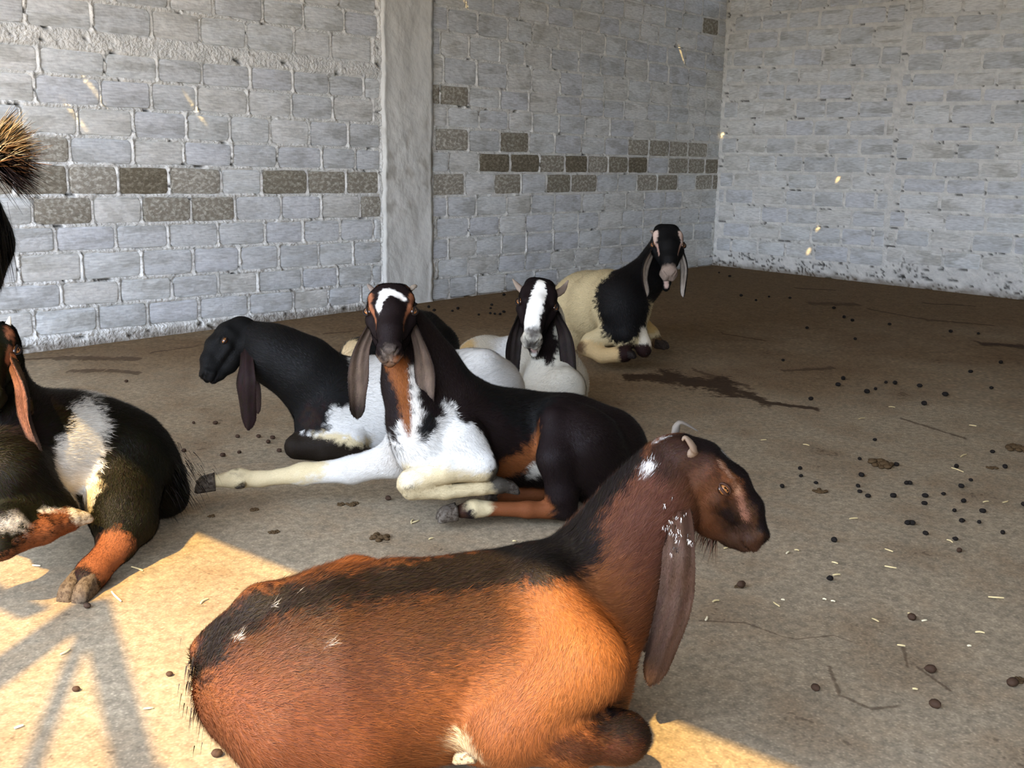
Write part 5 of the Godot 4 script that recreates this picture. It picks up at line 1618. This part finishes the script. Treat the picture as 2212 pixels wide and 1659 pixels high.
func bleating_goat() -> void:
	var g := Beast.new()
	g.noise = edge_noise
	g.base = C("c8b78f")
	g.body_hair = 0.02
	g.chain([V(0.546, 0.310, -5.304), 0.157, V(0.500, 0.268, -5.525), 0.184, V(0.425, 0.199, -5.785), 0.219, V(0.404, 0.178, -5.850), 0.211], 0.06)
	g.chain([V(0.557, 0.245, -5.226), 0.122, V(0.571, 0.182, -5.174), 0.084], 0.05)
	g.chain([V(0.522, 0.189, -5.200), 0.066, V(0.392, 0.137, -5.174), 0.045, V(0.362, 0.105, -5.161), 0.035, V(0.449, 0.076, -5.122), 0.037, V(0.557, 0.092, -5.096), 0.042], 0.02)
	g.chain([V(0.620, 0.191, -5.200), 0.061, V(0.651, 0.134, -5.161), 0.042, V(0.660, 0.105, -5.148), 0.040], 0.02)
	g.chain([V(0.659, 0.191, -5.590), 0.060, V(0.747, 0.120, -5.564), 0.040, V(0.784, 0.071, -5.538), 0.033], 0.02)
	g.place_head(V(0.784, 0.658, -5.421), V(0.774, 0.483, -5.174), V(-0.016, 0.817, 0.577), 1.12)
	g.build_head(0.42, 0)
	g.chain([V(0.561, 0.353, -5.304), 0.133, V(0.659, 0.425, -5.356), 0.101, V(0.745, 0.514, -5.434), 0.085, V(0.786, 0.638, -5.461), 0.065], 0.05)
	g.patch(V(0.527, 0.366, -5.200), 0.121, V(0.534, 0.239, -5.109), 0.101, "151110", 0.03, 0.004)
	g.patch(V(0.534, 0.239, -5.109), 0.101, V(0.576, 0.477, -5.265), 0.094, "151110", 0.03, 0.004)
	g.patch(V(0.640, 0.450, -5.304), 0.147, V(0.779, 0.591, -5.330), 0.166, "151110", 0.012, 0.004)
	g.patch(V(0.599, 0.320, -5.200), 0.093, V(0.610, 0.209, -5.161), 0.061, "151110", 0.02, 0.004)
	g.patch(V(0.647, 0.183, -5.148), 0.037, V(0.661, 0.148, -5.135), 0.037, "dcd3c0", 0.01, 0.004)
	g.patch(V(0.554, 0.097, -5.070), 0.055, V(0.662, 0.103, -5.122), 0.039, "2a1c16", 0.01, 0.004)
	g.patch(V(0.360, 0.110, -5.135), 0.047, V(0.488, 0.081, -5.096), 0.051, "cdb283", 0.012, 0.004)
	g.patch(V(0.345, 0.112, -5.148), 0.033, V(0.345, 0.112, -5.148), 0.033, "5b452f", 0.01, 0.01)
	g.patch(V(0.782, 0.071, -5.525), 0.045, V(0.782, 0.071, -5.525), 0.045, "5b452f", 0.01, 0.004)
	g.patch(V(0.733, 0.158, -5.564), 0.055, V(0.733, 0.158, -5.564), 0.055, "bda068", 0.014, 0.004)
	g.hpatch(0, 0, 0, 0.42, 0.75, -0.08, 0, 0.36, "151110", 0.006, 0.003)
	g.hpatch(0.93, -0.05, 0, 0.17, 1, -0.1, 0, 0.14, "8b7a6e", 0.006, 0.008)
	g.hpatch(0.2, 0.22, 0.2, 0.06, 0.36, 0.17, 0.19, 0.05, "c4ada0", 0.006, 0.003)
	g.hpatch(0.2, 0.22, -0.2, 0.06, 0.36, 0.17, -0.19, 0.05, "c4ada0", 0.006, 0.003)
	g.hpatch(0.42, 0.15, 0.17, 0.035, 0.58, 0.08, 0.15, 0.025, "a98c7e", 0.006, 0.003)
	g.hpatch(0.42, 0.15, -0.17, 0.035, 0.58, 0.08, -0.15, 0.025, "a98c7e", 0.006, 0.003)
	g.hpatch(0.9, -0.02, 0, 0.08, 1, -0.08, 0, 0.05, "8b7a6e", 0.006, 0.006)
	g.hpatch(0.9, -0.13, 0.06, 0.06, 0.9, -0.13, -0.06, 0.06, "b79c8c", 0.006, 0.003)
	g.hpatch(0.72, -0.25, 0, 0.06, 0.86, -0.34, 0, 0.07, "c4a79a", 0.006, 0.003)
	g.hpatch(0.5, -0.42, 0, 0.1, 0.4, -0.3, 0, 0.12, "9a7a6a", 0.006, 0.01)
	g.ear([V(0.702, 0.588, -5.356), V(0.653, 0.529, -5.226), V(0.642, 0.454, -5.161), V(0.662, 0.375, -5.148)], [0.021, 0.030, 0.035, 0.037, 0.037, 0.030, 0.028, 0.023, 0.014], V(0.900, 0.000, 0.600), 0.9, "171210", "b0a396")
	g.ear([V(0.857, 0.590, -5.356), V(0.871, 0.524, -5.304), V(0.871, 0.443, -5.291), V(0.866, 0.359, -5.278)], [0.017, 0.024, 0.028, 0.031, 0.031, 0.028, 0.026, 0.021, 0.014], V(-0.900, 0.000, 0.600), 0.9, "171210", "a0958a")
	var o := goat_node(g, V(0.527, 0.000, -5.460), "black and cream goat lying near the far corner, mouth wide open", 120000, 0.001, 0.012, 0.005, [[V(0.763, 0.570, -5.446), 0.076, V(0.786, 0.638, -5.461), 0.065, 0.03, Vector3.ZERO, 1.0, false]])
	eye_pair(g, o, "1c1614")
	horn(o, [V(0.731, 0.659, -5.421), V(0.711, 0.678, -5.421), V(0.699, 0.679, -5.434)], 0.0168, "6f6258")
	horn(o, [V(0.808, 0.686, -5.460), V(0.814, 0.701, -5.460), V(0.807, 0.708, -5.460)], 0.0169, "2c2622")
	hoof(o, V(0.560, 0.095, -5.083), V(0.049, 0.003, 0.013), V(0.000, -1.000, 0.000), 0.046, "2c2420")
	hoof(o, V(0.777, 0.074, -5.525), V(0.054, 0.000, 0.039), V(0.000, -1.000, 0.000), 0.055, "3a3029")
	hoof(o, V(0.663, 0.103, -5.135), V(0.016, -0.007, 0.026), V(0.000, -1.000, 0.000), 0.023, "2c2420")

func belted_goat() -> void:
	var g := Beast.new()
	g.noise = edge_noise
	g.base = C("100d0b")
	g.body_hair = 0.019
	g.chain([V(-1.288, 0.277, -2.535), 0.151, V(-1.235, 0.268, -2.626), 0.149, V(-1.177, 0.243, -2.717), 0.149, V(-1.089, 0.174, -2.808), 0.137], 0.05)
	g.chain([V(-1.097, 0.208, -2.782), 0.129, V(-1.023, 0.105, -2.834), 0.082, V(-0.975, 0.071, -2.834), 0.040], 0.06)
	g.chain([V(-1.036, 0.199, -2.704), 0.103, V(-1.008, 0.126, -2.574), 0.073, V(-0.980, 0.098, -2.548), 0.058], 0.05)
	g.chain([V(-0.975, 0.105, -2.535), 0.055, V(-0.989, 0.070, -2.470), 0.042, V(-1.014, 0.038, -2.366), 0.036, V(-1.017, 0.031, -2.340), 0.037], 0.02)
	g.chain([V(-1.035, 0.159, -2.626), 0.074, V(-1.018, 0.111, -2.509), 0.045], 0.05)
	g.chain([V(-1.210, 0.044, -2.860), 0.032, V(-1.158, 0.017, -2.860), 0.030], 0.02)
	g.chain([V(-1.216, 0.264, -2.405), 0.101, V(-1.139, 0.163, -2.444), 0.052, V(-1.167, 0.183, -2.288), 0.052], 0.04)
	g.chain([V(-1.159, 0.187, -2.262), 0.047, V(-1.214, 0.172, -2.210), 0.046, V(-1.152, 0.164, -2.210), 0.031, V(-1.104, 0.163, -2.314), 0.030, V(-1.072, 0.162, -2.392), 0.029], 0.02)
	g.place_head(V(-1.314, 0.563, -2.587), V(-1.238, 0.463, -2.379), V(0.032, 0.906, 0.422), 1.1)
	g.build_head(0, 0)
	g.chain([V(-1.294, 0.344, -2.535), 0.127, V(-1.342, 0.428, -2.587), 0.088, V(-1.320, 0.541, -2.615), 0.052], 0.05)
	g.patch(V(-1.160, 0.353, -2.756), 0.053, V(-1.140, 0.323, -2.626), 0.075, "d2cec4", 0.018, 0.004)
	g.patch(V(-1.140, 0.323, -2.626), 0.075, V(-1.130, 0.262, -2.535), 0.073, "d2cec4", 0.018, 0.004)
	g.patch(V(-1.130, 0.262, -2.535), 0.073, V(-1.107, 0.196, -2.509), 0.054, "d2cec4", 0.018, 0.004)
	g.patch(V(-1.120, 0.296, -2.678), 0.045, V(-1.100, 0.234, -2.587), 0.036, "d2cec4", 0.018, 0.004)
	g.patch(V(-1.160, 0.257, -2.548), 0.047, V(-1.118, 0.196, -2.509), 0.042, "d2cec4", 0.018, 0.004)
	g.patch(V(-1.103, 0.166, -2.509), 0.035, V(-1.076, 0.201, -2.535), 0.021, "cdbb92", 0.02, 0.015)
	g.patch(V(-1.208, 0.390, -2.600), 0.053, V(-1.223, 0.339, -2.470), 0.071, "17120f", 0.02, 0.004)
	g.patch(V(-1.223, 0.339, -2.470), 0.071, V(-1.200, 0.253, -2.405), 0.067, "17120f", 0.02, 0.004)
	g.patch(V(-1.074, 0.303, -2.704), 0.042, V(-1.053, 0.176, -2.574), 0.024, "17120f", 0.016, 0.004)
	g.patch(V(-1.092, 0.188, -2.366), 0.018, V(-1.114, 0.192, -2.340), 0.013, "d2cec4", 0.012, 0.004)
	g.patch(V(-0.989, 0.079, -2.457), 0.042, V(-1.008, 0.045, -2.366), 0.045, "7a492c", 0.012, 0.004)
	g.patch(V(-0.987, 0.120, -2.522), 0.024, V(-1.025, 0.051, -2.470), 0.007, "3a2419", 0.012, 0.004)
	g.patch(V(-1.027, 0.034, -2.301), 0.042, V(-1.027, 0.034, -2.301), 0.042, "1d1512", 0.01, 0.004)
	g.patch(V(-1.153, 0.157, -2.210), 0.031, V(-1.110, 0.162, -2.301), 0.037, "7a492c", 0.012, 0.004)
	g.patch(V(-1.110, 0.162, -2.301), 0.037, V(-1.078, 0.160, -2.379), 0.034, "7a492c", 0.012, 0.004)
	g.patch(V(-1.054, 0.174, -2.392), 0.027, V(-1.054, 0.174, -2.392), 0.027, "cfc3ac", 0.01, 0.004)
	g.patch(V(-1.118, 0.220, -2.236), 0.017, V(-1.130, 0.240, -2.210), 0.023, "b0aca6", 0.03, 0.02)
	g.patch(V(-1.200, 0.046, -2.834), 0.045, V(-1.154, 0.026, -2.834), 0.035, "7a492c", 0.01, 0.004)
	g.hpatch(0.1, 0.24, 0.18, 0.05, 0.5, 0.1, 0.16, 0.05, "855236", 0.006, 0.003)
	g.hpatch(0.1, 0.24, -0.18, 0.05, 0.5, 0.1, -0.16, 0.05, "855236", 0.006, 0.003)
	g.ear([V(-1.238, 0.547, -2.509), V(-1.183, 0.486, -2.444), V(-1.173, 0.409, -2.431), V(-1.140, 0.322, -2.418)], [0.013, 0.020, 0.023, 0.026, 0.027, 0.026, 0.022, 0.021, 0.013], V(-0.500, 0.000, 1.000), 1.05, "2b211c", "6e4836", "4d3f39")
	g.ear([V(-1.334, 0.540, -2.535), V(-1.355, 0.472, -2.496), V(-1.370, 0.392, -2.483), V(-1.378, 0.307, -2.470)], [0.014, 0.021, 0.024, 0.026, 0.027, 0.026, 0.023, 0.022, 0.014], V(0.500, 0.000, 1.000), 1.05, "2b211c", "6e4836", "4d3f39")
	var o := goat_node(g, V(-1.190, 0.000, -2.665), "black goat with white belt lying at left edge, orange shank in the sunlight", 170000, 0.0009, 0.012, 0.0055, [[V(-1.332, 0.479, -2.600), 0.072, V(-1.320, 0.541, -2.615), 0.052, 0.03, Vector3.ZERO, 1.0, false]])
	eye_pair(g, o, "1c1614")
	horn(o, [V(-1.288, 0.591, -2.587), V(-1.277, 0.609, -2.587), V(-1.277, 0.627, -2.600)], 0.0129, "d8cbb4")
	horn(o, [V(-1.344, 0.590, -2.587), V(-1.352, 0.607, -2.587), V(-1.362, 0.625, -2.600)], 0.0129, "d8cbb4")
	hoof(o, V(-1.020, 0.029, -2.340), V(-0.013, -0.014, 0.071), V(0.000, -1.000, 0.000), 0.069, "5e5142")
	hoof(o, V(-1.069, 0.164, -2.392), V(0.025, 0.002, -0.039), V(0.000, -1.000, 0.000), 0.043, "b3a58c")
	locks(o, "tail", 1500, func(i: int) -> Array: return [V(-1.001, 0.145, -2.795) + Vector3(rng.randfn(0, 0.05), rng.randfn(0, 0.035), rng.randfn(0, 0.03)), Vector3(rng.randf_range(0.4, 1), -0.75, rng.randf_range(-0.2, 0.3)).normalized(), rng.randf_range(0.02, 0.045), 0.6, 0], 0.0010, [C("17120f")])

func standing_goat() -> void:
	var g := Beast.new()
	g.noise = edge_noise
	g.base = C("1b1614")
	g.body_hair = 0.03
	g.chain([V(-1.646, 0.819, -2.990), 0.156, V(-1.919, 0.780, -3.016), 0.182, V(-2.244, 0.806, -3.029), 0.163], 0.05)
	g.chain([V(-1.555, 0.871, -2.990), 0.078, V(-1.536, 0.780, -2.964), 0.091, V(-1.562, 0.676, -2.964), 0.072, V(-1.607, 0.572, -2.964), 0.052, V(-1.646, 0.468, -2.964), 0.039, V(-1.659, 0.364, -2.964), 0.035, V(-1.633, 0.312, -2.990), 0.034, V(-1.633, 0.130, -2.990), 0.026, V(-1.627, 0.072, -2.990), 0.029], 0.05)
	g.chain([V(-1.724, 0.780, -3.120), 0.078, V(-1.776, 0.520, -3.146), 0.058, V(-1.802, 0.338, -3.146), 0.036, V(-1.789, 0.072, -3.146), 0.029], 0.05)
	g.chain([V(-2.192, 0.715, -2.925), 0.078, V(-2.179, 0.520, -2.925), 0.058, V(-2.179, 0.325, -2.925), 0.035, V(-2.179, 0.072, -2.925), 0.027], 0.05)
	g.chain([V(-2.192, 0.715, -3.120), 0.078, V(-2.179, 0.520, -3.120), 0.058, V(-2.179, 0.325, -3.120), 0.035, V(-2.179, 0.072, -3.120), 0.027], 0.05)
	g.chain([V(-2.270, 0.858, -3.029), 0.130, V(-2.400, 1.014, -3.029), 0.085, V(-2.504, 1.131, -3.029), 0.072], 0.05)
	g.chain([V(-1.568, 0.910, -2.990), 0.039, V(-1.503, 0.988, -2.990), 0.029, V(-1.490, 1.040, -2.990), 0.023], 0.03)
	g.place_head(V(-2.530, 1.170, -3.029), V(-2.686, 1.040, -3.029), V(-0.5, 0.8, 0))
	g.build_head()
	g.ear([V(-2.504, 1.144, -2.951), V(-2.491, 1.040, -2.918), V(-2.491, 0.884, -2.912)], [0.015, 0.03, 0.034, 0.03, 0.01], V(0.2, 0, -1), 0.7, "1e1614", "30231f")
	g.ear([V(-2.504, 1.144, -3.107), V(-2.491, 1.040, -3.139), V(-2.491, 0.884, -3.146)], [0.015, 0.03, 0.034, 0.03, 0.01], V(0.2, 0, 1), 0.7, "1e1614", "30231f")
	var o := goat_node(g, V(-1.854, 0.0, -2.990), "standing goat at left edge, only raised tail and dark hind leg in view", 60000, 0.0011, 0.012, 0.0055, [])
	eye_pair(g, o, "1c1614")
	hoof(o, V(-1.627, 0.072, -2.990), V(-0.5, -0.9, 0), V(0.3, -1, 0), 0.04)
	hoof(o, V(-1.789, 0.072, -3.146), V(-0.5, -0.9, 0), V(0.3, -1, 0), 0.04)
	hoof(o, V(-2.179, 0.072, -2.925), V(-0.5, -0.9, 0), V(0.3, -1, 0), 0.04)
	hoof(o, V(-2.179, 0.072, -3.120), V(-0.5, -0.9, 0), V(0.3, -1, 0), 0.04)
	locks(o, "tail_tuft", 1500, func(i: int) -> Array: return [V(-1.469, 1.021, -2.990) + Vector3(rng.randfn(-0.01, 0.012), rng.randfn(0, 0.02), rng.randfn(0, 0.014)), Vector3(1.0, 1.7 - 2.7 * i / 1500.0 + rng.randfn(0, 0.16), rng.randfn(0, 0.22)).normalized(), rng.randf_range(0.09, 0.15), 0.10, (0 if i < 760 else (1 if i < 980 else 2))], 0.0021, [C("e8bd80"), C("a8764a"), C("2e2018")])
	locks(o, "thigh_fringe", 900, func(i: int) -> Array: return [V(-1.477, 0.676, -2.925) + Vector3(rng.randfn(0, 0.02), rng.randf_range(0.09, 0.26), rng.randf_range(-0.03, 0.06)), Vector3(0.1, -1, rng.randfn(0, 0.1)).normalized(), rng.randf_range(0.05, 0.11), 0.2, (1 if i % 9 == 0 else 0)], 0.0013, [C("15110f"), C("8d7a62")])
